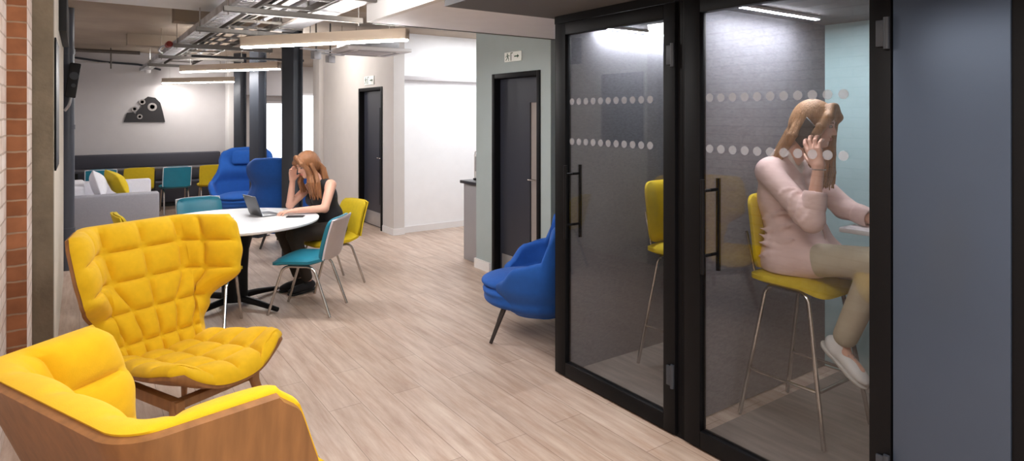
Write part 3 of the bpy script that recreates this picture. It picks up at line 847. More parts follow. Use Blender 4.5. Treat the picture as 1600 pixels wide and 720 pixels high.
t = thing('downpipe', 'dark grey floor-to-ceiling pipe on the left', 'pipe', (-.10, 8.15, 0))
MB().cyl((0, 0, .0), (0, 0, 2.795), .058, n=24).build('pipe', 'pipe', t)
for z in (.4, 1.5, 2.3): MB().cyl((0, 0, z), (0, 0, z + .05), .066, n=24).build('collar', 'pipe', t)
t = thing('wall_screen', 'black screen mounted flat on the left plaster wall, seen edge-on', 'screen', (-.131, 5.15, 1.72))
MB().box((.003, -.30, -.42), (.011, .38, .42), .002).build('screen_body', 'black', t); MB().box((.0112, -.285, -.405), (.0118, .365, .405)).build('display', 'phone', t)
MB().box((.0, -.12, -.15), (.003, .12, .15)).build('bracket', 'steel', t)
t = thing('wall_speaker', 'black speaker on a bracket by the dark pipe', 'speaker', (-.085, 8.0, 2.0))
MB().box((-.02, -.09, -.16), (.075, .09, .20), .01, mat4=Matrix.Rotation(R(8), 4, 'Y')).build('cabinet', 'blackmatt', t)
MB().cyl((.04, -.092, .06), (.04, -.10, .06), .04, n=24).build('driver', 'steel', t); MB().cyl((.035, -.092, -.04), (.035, -.098, -.04), .02, n=20).build('tweeter', 'steel', t)
MB().tube(fillet([(.02, 0, -.10), (.0, 0, -.24), (-.04, .05, -.30)], .04), .014).build('bracket_arm', 'kick', t)
t = thing('cable_box', 'black trunking at the top of the left wall', 'trunking', (-.13, 6.6, 2.3))
MB().box((-.0, -.7, .0), (.05, .7, .32), .004).build('trunking', 'blackmatt', t)

# ------------------------------------------------------------------ wall art: plain cut-out stand-in
t = thing('wall_art', 'black and grey cut-out artwork on the back wall', 'artwork', (.66, 13.29, 1.525))
MB().prism([(0, 0), (.28, 0), (.24, .10), (.15, .18), (.05, .17)], (0, 0, 0), (1, 0, 0), (0, 0, 1), .012).build('silhouette', 'artblack', t)
MB().prism([(.20, 0), (.66, 0), (.62, .20), (.58, .36), (.50, .45), (.38, .47), (.30, .40), (.27, .27), (.20, .20)], (0, 0, 0), (1, 0, 0), (0, 0, 1), .014).build('silhouette', 'artblack', t)
for (x, z, r) in ((.45, .28, .075), (.29, .37, .05), (.17, .24, .05), (.25, .10, .045)): MB().lathe([(r, 0), (r, .004), (r * .55, .004), (r * .55, 0)], n=24).xf(Matrix.Translation((x, -.016, z)) @ Matrix.Rotation(R(90), 4, 'X')).build('disc', 'artgrey', t)

def exit_sign(label, y, z, w, h, x=3.54):
    t = thing('exit_sign', label, 'sign', (x - .002, y, z), 0, 'exit signs')
    MB().box((-.012, -w / 2, 0), (0, w / 2, h), .002).build('sign_plate', 'signwhite', t)
    X = -.0128
    def P(pts): return MB().prism([(-a, b) for a, b in pts], (X, 0, h * .5), (0, 1, 0), (0, 0, 1), .001)
    k = h
    g = MB()
    def poly(pts): g.prism([(-a * k, b * k) for a, b in pts], (X, 0, h * .5), (0, 1, 0), (0, 0, 1), .001)
    # running figure (left), door bar, arrow (right)
    poly([(-.95 + .09 * math.cos(q * math.pi / 6), .30 + .09 * math.sin(q * math.pi / 6)) for q in range(12)])
    poly([(-1.02, .18), (-.84, .20), (-.80, -.05), (-.98, -.06)]); poly([(-.98, -.05), (-.88, -.05), (-1.05, -.25), (-1.25, -.38), (-1.28, -.30), (-1.12, -.2)])
    poly([(-.90, -.05), (-.80, -.03), (-.66, -.2), (-.68, -.40), (-.76, -.40), (-.75, -.22)]); poly([(-.86, .2), (-.66, .05), (-.52, .12), (-.54, .18), (-.66, .12), (-.80, .22)])
    poly([(-1.0, .19), (-1.2, .12), (-1.24, -.04), (-1.17, -.05), (-1.14, .08), (-1.0, .12)])
    poly([(-.36, -.42), (-.36, .42), (.04, .42), (.04, .34), (-.24, .34), (-.24, -.42)])
    poly([(.30, .06), (.30, -.06), (.85, -.06), (.85, -.2), (1.15, 0), (.85, .2), (.85, .06)])
    g.build('pictogram', 'signgreen', t, 0)
exit_sign('white and green exit sign above the dark door in the sage wall', 5.05, 2.185, .29, .095)
exit_sign('exit sign above the far passage door', 8.78, 2.10, .36, .13)
# a dark notebook on the booth counter
t = thing('notebook', "dark notebook lying on the right booth's counter by the woman's hand", 'notebook', (3.53, 1.50, 1.0625), R(12))
MB().box((-.08, -.11, 0), (.08, .11, .012), .002).build('cover', 'steel', t)
# ------------------------------------------------------------------ people
V = Vector
def cap(a, b, ra, rb=None, k=.02): return ('cap', tuple(a), tuple(b), ra, ra if rb is None else rb, k)
def ell(c, r, k=.02, rot=None): return ('ell', tuple(c), tuple(r), rot, k)
def chain(pts, rs, k=.02): return [cap(pts[i], pts[i + 1], rs[i], rs[i + 1], k) for i in range(len(pts) - 1)]

def head_frame(c, yaw, pitch, roll=0):
    return Matrix.Translation(c) @ Matrix.Rotation(R(yaw), 4, 'Z') @ Matrix.Rotation(R(pitch), 4, 'X') @ Matrix.Rotation(R(roll), 4, 'Y')
def head_prims(H):
    r3 = [list(row)[:3] for row in H.to_3x3()]
    P = lambda x, y, z: tuple(H @ V((x, y, z)))
    return [ell(P(0, -.012, .028), (.072, .092, .086), .02, r3), ell(P(0, .030, -.035), (.056, .060, .082), .03, r3),
            cap(P(-.030, .045, -.085), P(.030, .045, -.085), .022, .022, .03), cap(P(-.008, .070, -.098), P(.008, .070, -.098), .013, .013, .02),
            ell(P(-.036, .058, -.022), (.022, .022, .02), .02, r3), ell(P(.036, .058, -.022), (.022, .022, .02), .02, r3),
            cap(P(-.032, .076, .022), P(.032, .076, .022), .010, .010, .014),
            ('xell', P(-.031, .092, .006), (.014, .013, .010), r3, .008), ('xell', P(.031, .092, .006), (.014, .013, .010), r3, .008),
            cap(P(0, .082, .012), P(0, .103, -.026), .0075, .0105, .008), cap(P(-.011, .090, -.031), P(.011, .090, -.031), .0075, .0075, .006),
            ell(P(0, .084, -.060), (.022, .010, .011), .008, r3),
            ell(P(.073, -.008, -.006), (.009, .018, .030), .006, r3), ell(P(-.073, -.008, -.006), (.009, .018, .030), .006, r3)]
def face_parts(H, parent):
    P = lambda x, y, z: tuple(H @ V((x, y, z)))
    r3 = [list(row)[:3] for row in H.to_3x3()]
    for s in (-1, 1):
        sdf_build([ell(P(s * .031, .079, .006), (.0105,) * 3, .001)], .0018, 'eye', 'eye', parent, 1)
        sdf_build([ell(P(s * .031, .0885, .005), (.0048, .002, .0048), .001, r3)], .0009, 'iris', 'iris', parent, 1)
        MB().tube([P(s * .016, .0865, .0225), P(s * .032, .088, .027), P(s * .046, .078, .023)], [.0022, .0028, .0014], 8).build('eyebrow', 'brow', parent)
    sdf_build([ell(P(0, .0915, -.0565), (.0185, .006, .0042), .003, r3), ell(P(0, .0915, -.0635), (.0165, .0065, .0052), .002, r3)], .0016, 'lips', 'lips', parent, 1)

def hand_prims(W, d, n, s, curl=(18, 26, 18), spread=.10, thumb=(.55, .8, .2), scale=1.0, tcurl=0.35, fat=1.06):
    W, d, n, s = V(W), V(d).normalized(), V(n).normalized(), V(s).normalized()
    s = (s - d * s.dot(d)).normalized(); n = (n - d * n.dot(d) - s * n.dot(s)).normalized()
    pr = []; offs = (.030, .0105, -.0095, -.028); lens = ((.042, .026, .021), (.046, .030, .022), (.043, .028, .021), (.033, .021, .018))
    kl = (.086, .090, .086, .078)
    for i in range(4):
        kn = W + (d * kl[i] + s * offs[i]) * scale
        pr.append(cap(W + (s * offs[i] * .62 + d * .008) * scale, kn, .0150 * scale, .0110 * scale, .014))
        p = kn; dd = (d + s * spread * (1.5 - i) * .9).normalized(); ang = 0; rr = [q * fat for q in ((.0092, .0082, .0075, .0066) if i < 3 else (.0080, .0072, .0066, .0058))]
        for j in range(3):
            ang += R(curl[j] * (1 + .12 * i)); q = p + (dd * math.cos(ang) + n * math.sin(ang)) * lens[i][j] * scale
            pr.append(cap(p, q, rr[j] * scale, rr[j + 1] * scale, .0035)); p = q
    b = W + (d * .018 + s * .024 + n * .006) * scale
    td = (d * thumb[0] + s * thumb[1] + n * thumb[2]).normalized(); m1 = b + td * .040 * scale
    td2 = (td + d * .35 + n * tcurl * .5).normalized(); m2 = m1 + td2 * .032 * scale; td3 = (td2 + d * .25 + n * tcurl).normalized(); m3 = m2 + td3 * .026 * scale
    pr += [cap(b, m1, .0155 * scale, .0108 * scale, .012), cap(m1, m2, .0100 * scale, .0088 * scale, .004), cap(m2, m3, .0088 * scale, .0068 * scale, .003)]
    return pr

def locks(paths, n, spreadr, r0, r1, k=.006, seed=1):
    rnd = random.Random(seed); out = []
    for path in paths:
        for _ in range(n):
            off = V((rnd.uniform(-1, 1), rnd.uniform(-1, 1), rnd.uniform(-.3, .3))) * spreadr
            ph = rnd.uniform(0, 6.28); pts = []
            L = len(path)
            for i, p in enumerate(path):
                w = .3 + .9 * i / (L - 1); wob = V((math.sin(ph + i * 1.7), math.cos(ph + i * 2.1), 0)) * .006 * i / (L - 1)
                pts.append(V(p) + off * w + wob)
            rs = [r0 + (r1 - r0) * (i / (L - 1)) ** 1.5 for i in range(L)]
            out += chain(pts, rs, k)
    return out

def shoe(parent, ankle, toe_dir, up, m='shoe', sole='sole', L=.25, trainer=True):
    a, d, u = V(ankle), V(toe_dir).normalized(), V(up).normalized(); u = (u - d * u.dot(d)).normalized(); s = d.cross(u)
    heel = a - d * .045 - u * .062; r3 = [[s.x, d.x, u.x], [s.y, d.y, u.y], [s.z, d.z, u.z]]
    pr = [ell(heel + d * .02 + u * .025, (.034, .045, .040), .02, r3), ell(heel + d * .11 + u * .018, (.040, .085, .034), .03, r3), ell(heel + d * .185 + u * .010, (.043, .060, .027), .03, r3),
          cap(a - u * .045, a - u * .005, .040, .038, .02), ('clip', tuple(heel - u * .012), tuple(-u)), ('clip', tuple(a + u * .006), tuple(u))]
    o = sdf_build(pr, .004, 'shoe', m, parent, 1)
    so = sdf_build([ell(heel + d * .02 - u * .012, (.038, .048, .030), .02, r3), ell(heel + d * .11 - u * .012, (.042, .09, .028), .03, r3), ell(heel + d * .185 - u * .012, (.047, .066, .026), .03, r3),
                    ('clip', tuple(heel - u * .009), tuple(u)), ('clip', tuple(heel - u * .030), tuple(-u))], .004, 'sole', sole, o, 1)
    if trainer:
        for i in range(5):
            c = heel + d * (.082 + .021 * i) + u * (.062 - .0055 * i); w = .022
            MB().tube([c - s * w - u * .008, c + u * .003, c + s * w - u * .008], .003, 8).build('lace', 'greyfab', o)
    return o

# ---- woman phoning in the right booth (faces the wall on the photo's right)
def woman_booth():
    t = thing('person', 'woman in a pale pink jacket and cream trousers on the phone in the right booth', 'person', (3.21, 1.87, 0), R(180))
    H = head_frame((.0, .085, 1.605), 16, -14, 0)
    shR, shL = V((.170, -.085, 1.355)), V((-.170, -.085, 1.355))
    elR, elL = V((.235, .195, 1.130)), V((-.245, .11, 1.14)); wrR, wrL = V((.185, .205, 1.395)), V((-.185, .335, 1.094))
    torso = lambda g=0.0: [ell((0, -.02, .90), (.165 + g, .125 + g, .105 + g), .05), cap((-.05, -.035, 1.03), (.05, -.035, 1.03), .098 + g, .098 + g, .06), ell((0, -.085, 1.20), (.150 + g, .112 + g, .165 + g), .06),
                           cap((-.12, -.09, 1.345), (.12, -.09, 1.345), .058 + g, .058 + g, .06), ell((-.065, .01, 1.19), (.060 + g, .058 + g, .06 + g), .04), ell((.065, .01, 1.19), (.060 + g, .058 + g, .06 + g), .04), ell((0, .045, .98), (.125 + g, .075 + g, .10 + g), .05)]
    hipR, hipL = V((.09, .02, .885)), V((-.09, .02, .875)); knR, knL = V((.115, .455, .955)), V((-.10, .44, .865)); anR, anL = V((.095, .275, .515)), V((-.07, .47, .43))
    body = torso() + [cap((0, -.075, 1.38), (0, .03, 1.50), .052, .048, .03)]
    body += [cap(shR, elR, .040, .036, .02), cap(elR, wrR, .038, .026, .012), cap(shL, elL, .040, .036, .02), cap(elL, wrL, .038, .026, .012)]
    body += [cap(hipR, knR, .082, .056, .03), cap(knR, anR, .052, .033, .01), cap(hipL, knL, .082, .056, .03), cap(knL, anL, .052, .033, .01)]
    for an, d in ((anR, V((0, .80, -.60))), (anL, V((0, .97, -.2)))): body += [cap(an, an + d * .05 - V((0, .02, .03)), .033, .03, .01), cap(an + V((0, -.01, -.03)), an + d * .13 + V((0, -.02, -.03)), .028, .024, .01)]
    body += head_prims(H)
    body += hand_prims(wrR, (-.12, -.36, .92), (-1, .05, 0), (-.0, -.9, -.3), curl=(10, 26, 24), spread=.16, thumb=(.62, .62, .28), scale=1.04, fat=1.18)
    body += hand_prims(wrL, (.05, 1, -.06), (0, 0, -1), (1, 0, 0), curl=(6, 14, 12), spread=.12)
    b = sdf_build(body, .0042, 'body', 'skin', t, 1)
    face_parts(H, t)
    sdf_build(torso(.010) + [cap((0, -.075, 1.35), (0, -.045, 1.415), .075, .062, .03), ('clip', (0, 0, .90), (0, 0, -1)), ('xell', (0, .04, 1.46), (.062, .09, .10), None, .01)], .007, 'blouse', 'blouse', t, 1)
    jk = torso(.024) + [cap(shR - V((.004, 0, .010)), elR, .066, .062, .03), cap(elR, elR + (wrR - elR) * .34, .058, .056, .02), cap(shL - V((-.004, 0, .010)), elL, .066, .060, .03), cap(elL, elL + (wrL - elL) * .5, .056, .050, .02)]
    jk += [ell((0, -.03, .87), (.205, .175, .14), .05), ell((.08, .10, .90), (.118, .125, .10), .05), ell((-.08, .09, .89), (.118, .115, .10), .05), cap((0, -.10, 1.37), (0, -.085, 1.41), .085, .075, .03),
           ('xell', (0, .05, 1.45), (.056, .13, .12), None, .01), ('xell', (.0, .12, 1.25), (.018, .10, .26), None, .02), ('clip', (0, 0, .812), (0, 0, -1))]
    # cloth folds: soft ridges round the elbow, under the arm and across the waist
    ax = (elR - shR).normalized(); side = V((1, 0, 0)); fwd = ax.cross(side).normalized()
    for q, w in ((.55, .7), (.68, 1.0), (.80, 1.2), (.90, 1.3)):
        c = shR + (elR - shR) * q; pts = [c + (side * math.cos(a) + fwd * math.sin(a)) * .059 + ax * .03 * math.sin(a * 1.5 + q * 9) for a in [(-1.6 + 3.2 * i / 8) for i in range(9)]]
        jk += chain(pts, [.003] + [.0075 * w] * 7 + [.003], .012)
    for q in range(5):
        z = .885 + q * .055; pts = [V((.185 - .006 * q + .008 * math.sin(i * .9 + q), -.13 + .04 * i, z + .022 * math.sin(i * .7 + q * 1.3) + .004 * i)) for i in range(6)]
        jk += chain(pts, [.004, .010, .011, .011, .009, .004], .016)
    j = sdf_build(jk, .0065, 'jacket', 'pink', t, 1)
    # rolled cuffs and folds
    for (e, w, q, r) in ((elR, wrR, .34, .060), (elL, wrL, .5, .054)):
        d = (w - e).normalized(); c = e + (w - e) * q
        sdf_build([cap(c - d * .022, c + d * .022, r, r - .002, .004), ('xcap', tuple(c + d * .012), tuple(c + d * .09), r - .012, r - .014, .004)], .0035, 'cuff', 'pink', j, 3)
    tr = [cap(hipR, knR, .092, .070, .03), cap(knR, anR + (knR - anR) * .10, .070, .055, .02), cap(hipL, knL, .092, .070, .03), cap(knL, anL + (knL - anL) * .12, .070, .055, .02), ell((0, 0, .90), (.175, .14, .10), .04), ('clip', (0, 0, .806), (0, -.35, -1)), ]
    tr = [cap(hipR, knR, .092, .070, .03), cap(hipL, knL, .090, .070, .03), ell((0, 0, .905), (.175, .14, .095), .04), cap(knR, anR + (knR - anR) * .10, .070, .057, .02), cap(knL, anL + (knL - anL) * .12, .070, .055, .02)]
    sdf_build(tr, .0065, 'trousers', 'cream', t, 1)
    shoe(t, anR, (0, .80, -.60), (0, .6, .8)); shoe(t, anL, (0, .97, -.2), (0, .2, .97))
    # hair
    P = lambda x, y, z: tuple(H @ V((x, y, z))); r3 = [list(row)[:3] for row in H.to_3x3()]
    hair = [ell(P(0, -.018, .038), (.083, .103, .090), .02, r3), ell(P(0, -.05, -.02), (.082, .082, .09), .03, r3), ('xell', P(0, .105, -.025), (.058, .060, .080), r3, .012)]
    hair += [cap(P(.02, .06, .105), P(.066, .072, .055), .022, .020, .02), cap(P(.066, .070, .055), P(.078, .045, -.03), .020, .018, .02), cap(P(-.01, .066, .105), P(-.062, .085, .055), .024, .022, .02), cap(P(-.062, .085, .055), P(-.080, .060, -.02), .020, .018, .02)]
    back = [[P(.055, -.06, .02), P(.075, -.075, -.08), (.085, -.075, 1.42), (.10, -.13, 1.36)], [P(.0, -.09, .02), P(.0, -.11, -.08), (.0, -.135, 1.42), (.0, -.175, 1.33)], [P(-.055, -.06, .02), P(-.075, -.08, -.08), (-.08, -.10, 1.42), (-.09, -.16, 1.32)]]
    front = [[P(-.075, .045, .0), P(-.078, .062, -.08), (-.085, .10, 1.43), (-.075, .115, 1.34), (-.07, .105, 1.26)], [P(-.070, .075, .02), P(-.074, .082, -.07), (-.07, .13, 1.44), (-.06, .13, 1.35), (-.06, .115, 1.29)],
             [P(.078, .035, .0), P(.082, .035, -.06), (.072, .09, 1.47), (.06, .105, 1.38)]]
    hair += locks(back, 14, .034, .013, .006, .005, 3) + locks(front, 12, .022, .010, .004, .004, 5)
    sdf_build(hair, .004, 'hair', 'blonde', t, 1)
    MB().tube([tuple(wrR + V((.03 * math.cos(a), .03 * math.sin(a), -.015))) for a in [i * math.pi / 10 for i in range(20)]], .0025, 6, closed=True).build('bracelet', 'chrome', t)
    return t
woman_booth()
m4 = Matrix.Rotation(R(34), 4, 'X') @ Matrix.Rotation(R(90), 4, 'Y')
phone("black phone held to the booth woman's ear", (3.21 - .104, 1.87 - .088, 1.558), R(180), Matrix.Rotation(R(-20), 4, 'Z') @ Matrix.Rotation(R(-38 + 90), 4, 'X') @ Matrix.Rotation(R(90), 4, 'Y'), .076, .152)

# ---- woman with tablet at the round table
def woman_table():
    t = thing('person', 'woman with long auburn hair in a black sleeveless top at the white table', 'person', (2.0, 5.99, 0), R(102))
    H = head_frame((0, .235, 1.185), 0, -26, 0)
    shR, shL = V((.160, .075, .990)), V((-.160, .075, .990)); elR, elL = V((.205, .30, .785)), V((-.235, .185, .785)); wrR, wrL = V((.125, .315, 1.035)), V((-.10, .40, .776))
    torso = lambda g=0.0: [ell((0, -.03, .555), (.165 + g, .125 + g, .105 + g), .05), cap((-.045, .0, .69), (.045, .0, .69), .094 + g, .094 + g, .06), ell((0, .055, .85), (.142 + g, .105 + g, .155 + g), .06),
                           cap((-.11, .085, .985), (.11, .085, .985), .050 + g, .050 + g, .05), ell((-.062, .145, .84), (.056 + g, .055 + g, .058 + g), .04), ell((.062, .145, .84), (.056 + g, .055 + g, .058 + g), .04)]
    hips = [(V((s * .09, 0, .545)), V((s * .105, .42, .555)), V((s * .085, .27, .10))) for s in (-1, 1)]
    body = torso() + [cap((0, .10, 1.01), (0, .185, 1.10), .050, .046, .03)]
    body += [cap(shR, elR, .046, .036, .03), cap(elR, wrR, .037, .025, .012), cap(shL, elL, .050, .038, .03), cap(elL, wrL, .038, .025, .012)]
    for h, k_, a in hips: body += [cap(h, k_, .080, .056, .03), cap(k_, a, .052, .033, .01), cap(a + V((0, 0, -.03)), a + V((0, .13, -.055)), .028, .024, .01)]
    body += head_prims(H)
    body += hand_prims(wrR, (-.22, .10, .97), (-1, -.2, 0), (0, -1, .1), curl=(14, 26, 24), spread=.12)
    body += hand_prims(wrL, (.22, .97, -.03), (0, 0, -1), (1, -.2, 0), curl=(10, 22, 18), spread=.12)
    sdf_build(body, .0045, 'body', 'skin', t, 1); face_parts(H, t)
    sdf_build(torso(.011) + [('xell', (0, .20, 1.02), (.075, .10, .10), None, .01), ('xell', (0, .06, 1.10), (.062, .10, .09), None, .01), ('xell', (.205, .06, .98), (.062, .13, .13), None, .01), ('xell', (-.205, .06, .98), (.062, .13, .13), None, .01), ('clip', (0, 0, .50), (0, 0, -1))], .006, 'top', 'blackcloth', t, 1)
    tr = [ell((0, -.02, .55), (.172, .132, .10), .04)]
    for h, k_, a in hips: tr += [cap(h, k_, .090, .068, .03), cap(k_, a + (k_ - a) * .1, .066, .050, .02)]
    sdf_build(tr, .0065, 'trousers', 'browncloth', t, 1)
    for h, k_, a in hips: shoe(t, a, (0, 1, -.06), (0, .06, 1), 'blackcloth', 'blackmatt', trainer=False)
    P = lambda x, y, z: tuple(H @ V((x, y, z))); r3 = [list(row)[:3] for row in H.to_3x3()]
    hair = [ell(P(0, -.018, .038), (.083, .103, .090), .02, r3), ell(P(0, -.05, -.02), (.082, .082, .09), .03, r3), ('xell', P(.0, .110, -.03), (.056, .060, .085), r3, .012)]
    hair += [cap(P(.0, .068, .105), P(s * .064, .078, .05), .022, .020, .02) for s in (-1, 1)] + [cap(P(s * .064, .076, .05), P(s * .079, .052, -.03), .020, .018, .02) for s in (-1, 1)]
    side = [[P(-.072, .05, .0), P(-.080, .055, -.09), (-.105, .255, 1.02), (-.10, .225, .92), (-.095, .20, .86)], [P(-.078, .0, .0), P(-.088, .0, -.09), (-.115, .19, 1.02), (-.115, .18, .93), (-.11, .175, .87)],
            [P(.074, .04, .0), P(.080, .045, -.09), (.095, .25, 1.02), (.09, .21, .92)]]
    back = [[P(x, -.075, .0), P(x * 1.2, -.10, -.09), (x * 1.5, .085, 1.03), (x * 1.4, .03, .93)] for x in (-.055, 0, .055)]
    hair += locks(side, 12, .026, .012, .005, .005, 11) + locks(back, 12, .032, .013, .006, .006, 13)
    sdf_build(hair, .004, 'hair', 'auburn', t, 1)
    return t
woman_table()
# ------------------------------------------------------------------ ceiling services
PG = 'linear pendant lights'
def pendant(label, a, c, zb=2.25, up=True, glow='lamp'):
    a = V((a[0], a[1], zb)); c = V((c[0], c[1], zb)); d = c - a; L = d.length
    t = thing('pendant_light', label, 'ceiling light', ((a.x + c.x) / 2, (a.y + c.y) / 2, zb), math.atan2(d.y, d.x), PG)
    h = L / 2
    b = MB(); b.box((-h, -.028, .0), (h, -.022, .085)); b.box((-h, .022, .0), (h, .028, .085)); b.box((-h, -.022, .03), (h, .022, .080)); b.box((-h, -.028, 0), (-h + .01, .028, .085)); b.box((h - .01, -.028, 0), (h, .028, .085))
    b.build('housing', 'beigehousing', t)
    MB().box((-h + .012, -.030, -.014), (h - .012, .030, -.001), .003).build('diffuser', glow, t)
    if up: MB().box((-h + .05, -.018, .081), (h - .05, .018, .083)).build('added_fill_strip', 'fillup', t)  # added emitter, throws extra light up at the ceiling
    top = 2.62 if (a.y + c.y) / 2 < 6.3 else 2.80
    for s in (-.8, .8): MB().cyl((s * h, 0, .085), (s * h, 0, top - zb), .0018, n=6).build('suspension_cable', 'chrome', t)
    return t
pendant('nearest and largest linear pendant light above the round table', (1.17, 5.82), (2.12, 4.48))
pendant('middle linear pendant light above the dark columns', (1.15, 9.63), (2.11, 8.25))
pendant('furthest linear pendant light in front of the back wall', (1.27, 13.15), (2.25, 11.9), up=False, glow='lampdim')

def tray(name, label, x0, x1, z, y0, y1, rung, bed, group):
    t = thing(name, label, 'cable tray', ((x0 + x1) / 2, y0, z), 0, group)
    w = (x1 - x0) / 2; L = y1 - y0
    for s in (-1, 1):
        b = MB(); b.box((s * w - .003, 0, 0), (s * w + .003, L, .06)); b.box((min(s * w, s * (w - .02)), 0, .0), (max(s * w, s * (w - .02)), L, .003)); b.build('side_rail', 'darkrail' if not bed else 'galv', t)
    if bed:
        b = MB(); n = int(L / .10)
        for k in range(n): b.box((-w, k * .10, .001), (w, k * .10 + .065, .003))
        b.box((-w, 0, .001), (-w + .03, L, .0025)); b.box((w - .03, 0, .001), (w, L, .0025)); b.build('perforated_bed', 'galv', t)
    else:
        for k in range(int(L / rung)): MB().box((-w, k * rung, .004), (w, k * rung + .035, .022)).build('rung', 'strut', t)
    return t
tray('cable_tray', 'narrow perforated cable tray running to the back wall, leftmost of the ceiling services', .90, 1.04, 2.45, 2.6, 13.2, .3, True, 'cable trays')
tray('cable_tray', 'wide ladder cable tray between the perforated tray and the silver duct', 1.10, 1.50, 2.46, 2.6, 11.2, .45, False, 'cable trays')
for q, (x, z, r) in enumerate(((.94, 2.471, .016), (.985, 2.468, .013), (1.18, 2.499, .014), (1.24, 2.497, .012), (1.36, 2.501, .016))):
    pts = [(x + .012 * math.sin(k * 1.3 + q), 2.7 + k * .6, z) for k in range(14)]
    lab = ['thick grey cable on the perforated tray', 'thinner grey cable on the perforated tray', 'black cable on the left side of the ladder tray', 'grey cable in the middle of the ladder tray', 'thick pale cable on the right of the ladder tray'][q]
    o = MB().tube(pts, r, 8).build('cable', ['strut', 'galv', 'blackmatt', 'strut', 'greyfab'][q]); tag(o, lab, 'cable')
for q, y in enumerate((3.4, 4.9, 6.2, 7.8, 9.4, 11.0)):
    t = thing('support_strut', ['steel support bar under the trays, nearest the camera', 'second steel support bar under the trays, above the pendant end', 'third steel support bar under the trays, over the round table', 'fourth steel support bar under the trays', 'fifth steel support bar under the trays, before the back beam', 'furthest steel support bar under the trays'][q], 'bracket', (.86, y, 2.405), 0, 'tray support bars')
    b = MB(); b.box((0, -.02, 0), (1.05, .02, .004)); b.box((0, -.02, 0), (1.05, -.017, .041)); b.box((0, .017, 0), (1.05, .02, .041)); b.build('channel', 'strut', t)
    top = (2.62 if y < 6.36 else 2.80) - 2.405
    for x in (.03, 1.02): MB().cyl((x, 0, -.02), (x, 0, top), .005, n=8).build('threaded_rod', 'chrome', t)
# silver duct with flanges and a side branch
t = thing('air_duct', 'silver rectangular air duct beside the trays', 'duct', (1.54, 3.0, 2.47))
MB().box((0, 0, 0), (.20, 3.3, .145), .004).build('duct', 'galv', t)
for k in range(4): MB().box((-.012, .3 + k * .9, -.012), (.212, .33 + k * .9, .148), .002).build('flange', 'strut', t)
t = thing('flexible_duct', 'silver corrugated flexible duct above the trays', 'duct', (1.28, 3.4, 2.572))
pts = []; rs = []
for k in range(62):
    pts.append((.05 * math.sin(k * .06), k * .03, 0)); rs.append(.038 if k % 2 else .044)
MB().tube(pts, rs, 18).build('duct', 'galv', t)
t = thing('air_conditioner', 'white ceiling cassette air conditioner beyond the nearest pendant', 'air conditioner', (3.02, 7.55, 2.46))
MB().box((-.30, -.30, .02), (.30, .30, .20), .01).build('body', 'galv', t)
MB().box((-.42, -.42, -.02), (.42, .42, .025), .015, 3).build('grille_panel', 'white', t)
MB().box((-.22, -.22, -.026), (.22, .22, -.0195), .002).build('intake_grille', 'greywall', t)
for k in range(4): MB().box((-.24, .27, -.026), (.24, .33, -.0195), .003, mat4=Matrix.Rotation(k * math.pi / 2, 4, 'Z')).build('louvre', 'cabinet', t)
for sx in (-.25, .25):
    for sy in (-.25, .25): MB().cyl((sx, sy, .20), (sx, sy, .339), .005, n=8).build('hanger_rod', 'chrome', t)
# conduits and small fittings
def conduit(label, pts, r=.014, m='strut'):
    o = MB().tube(fillet(pts, .06), r, 10).build('conduit_pipe', m); tag(o, label, 'pipe'); return o
conduit('thin dark conduit crossing the back wall high up with a drop', [(-.1, 13.27, 2.66), (.4, 13.27, 2.60), (.9, 13.27, 2.58), (1.25, 13.27, 2.50)], .018, 'steel')
conduit('thicker brown pipe under the back ceiling', [(-.18, 12.2, 2.70), (.84, 12.2, 2.70)], .03, 'darkrail')
conduit('thin pale conduit below the brown pipe at the back', [(-.18, 12.9, 2.56), (.42, 12.9, 2.56)], .012, 'kick')
conduit('slim vertical drop between the two back pipes', [(.44, 12.55, 2.79), (.44, 12.55, 2.44)], .012, 'strut')
conduit('pale loop of cable on the side of the perforated tray', [(.88, 8.6, 2.50), (.83, 8.7, 2.50), (.82, 9.0, 2.47), (.88, 9.2, 2.46)], .012, 'kick')
o = MB().cyl((.86, 8.2, 2.48), (.86, 8.36, 2.48), .035, n=20).build('alarm_sounder', 'red'); tag(o, 'small red alarm fitting on the tray edge', 'alarm')
o = MB().lathe([(.0, 0), (.035, .0), (.045, .02), (.045, .05), (0.0, .05)], (.97, 12.4, 2.38), 20).build('smoke_detector', 'white'); tag(o, 'small white detector under the far end of the perforated tray', 'detector')
conduit('horizontal dark conduit running across in front of the dark columns', [(1.1, 8.3, 2.36), (2.4, 8.2, 2.36)], .016, 'steel')
for q, (x, y) in enumerate(((2.25, 7.2), (2.55, 7.6))):
    t = thing('junction_box', ['grey junction box on a short drop right of the nearest column', 'second grey junction box nearer the air conditioner'][q], 'junction box', (x, y, 2.30), R(20))
    MB().box((-.05, -.035, 0), (.05, .035, .09), .006).build('box', 'galv', t); MB().cyl((0, 0, .09), (0, 0, .49), .010, n=10).build('drop_pipe', 'strut', t); MB().box((-.20, -.03, .10), (.20, .03, .115)).build('bracket_plate', 'galv', t)

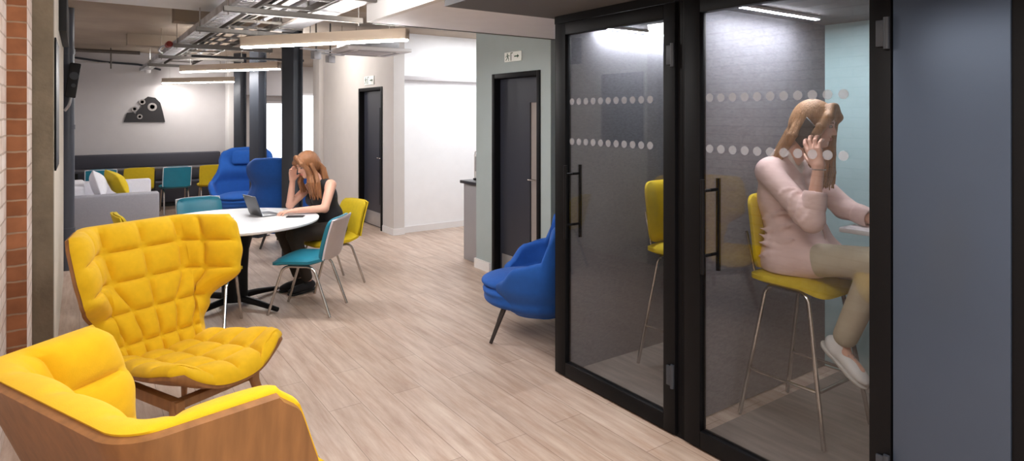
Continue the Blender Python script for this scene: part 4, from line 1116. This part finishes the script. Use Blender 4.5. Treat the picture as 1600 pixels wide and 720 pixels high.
# ------------------------------------------------------------------ lamps and camera
def area(name, loc, size, power, rot=(0, 0, 0), color=(1, .97, .93), sy=None):
    l = bpy.data.lights.new(name, 'AREA'); l.energy = power; l.color = color; l.size = size
    if sy: l.shape = 'RECTANGLE'; l.size_y = sy
    o = bpy.data.objects.new(name, l); col.objects.link(o); o.location = loc; o.rotation_euler = rot; return o
area('near_fill_light', (1.15, 1.1, 2.60), .9, 36, sy=1.6)  # fill added above the view for the near zone
area('near_fill_light', (.75, -1.4, 2.60), .9, 60, sy=1.6)  # second added fill, behind the camera
area('kitchen_lamp', (4.6, 6.9, 2.78), 1.2, 35, color=(.94, .97, 1))
area('passage_fill', (4.7, 13, 2.78), 1.2, 35, color=(1, .99, .98))  # added out of sight, brightens the far passage
tl = bpy.data.lights.new('bulkhead_fill', 'POINT'); tl.energy = 32; tl.shadow_soft_size = .1; tl.color = (1, .98, .96)  # point light added out of view to brighten bulkhead and ceiling
to = bpy.data.objects.new('bulkhead_fill', tl); col.objects.link(to); to.location = (1.06, 3.55, 2.40)
pl = bpy.data.lights.new('passage_wall_fill', 'POINT'); pl.energy = 42; pl.shadow_soft_size = .12; pl.color = (1, .97, .93)  # added light hidden behind the nearest column, lifts the passage wall
po = bpy.data.objects.new('passage_wall_fill', pl); col.objects.link(po); po.location = (2.57, 9.4, 2.6)
w = bpy.data.worlds.new('world'); scn.world = w; w.use_nodes = True
w.node_tree.nodes['Background'].inputs[0].default_value = (.8, .85, .9, 1); w.node_tree.nodes['Background'].inputs[1].default_value = .3

cam = bpy.data.cameras.new('camera'); co = bpy.data.objects.new('camera', cam); col.objects.link(co)
co.location = (0, 0, 1.65); co.rotation_euler = (R(90), 0, R(-34.87))
cam.sensor_fit = 'HORIZONTAL'; cam.sensor_width = 36.0; cam.lens = 970 / 1600 * 36.0
cam.shift_x = 0; cam.shift_y = -(360 - 180) / 1600; cam.clip_start = .02; cam.clip_end = 100
scn.camera = co
scn.cycles.use_denoising = True
scn.cycles.max_bounces = 10; scn.cycles.transparent_max_bounces = 16
scn.cycles.caustics_reflective = False; scn.cycles.caustics_refractive = False
scn.cycles.sample_clamp_indirect = 6.0
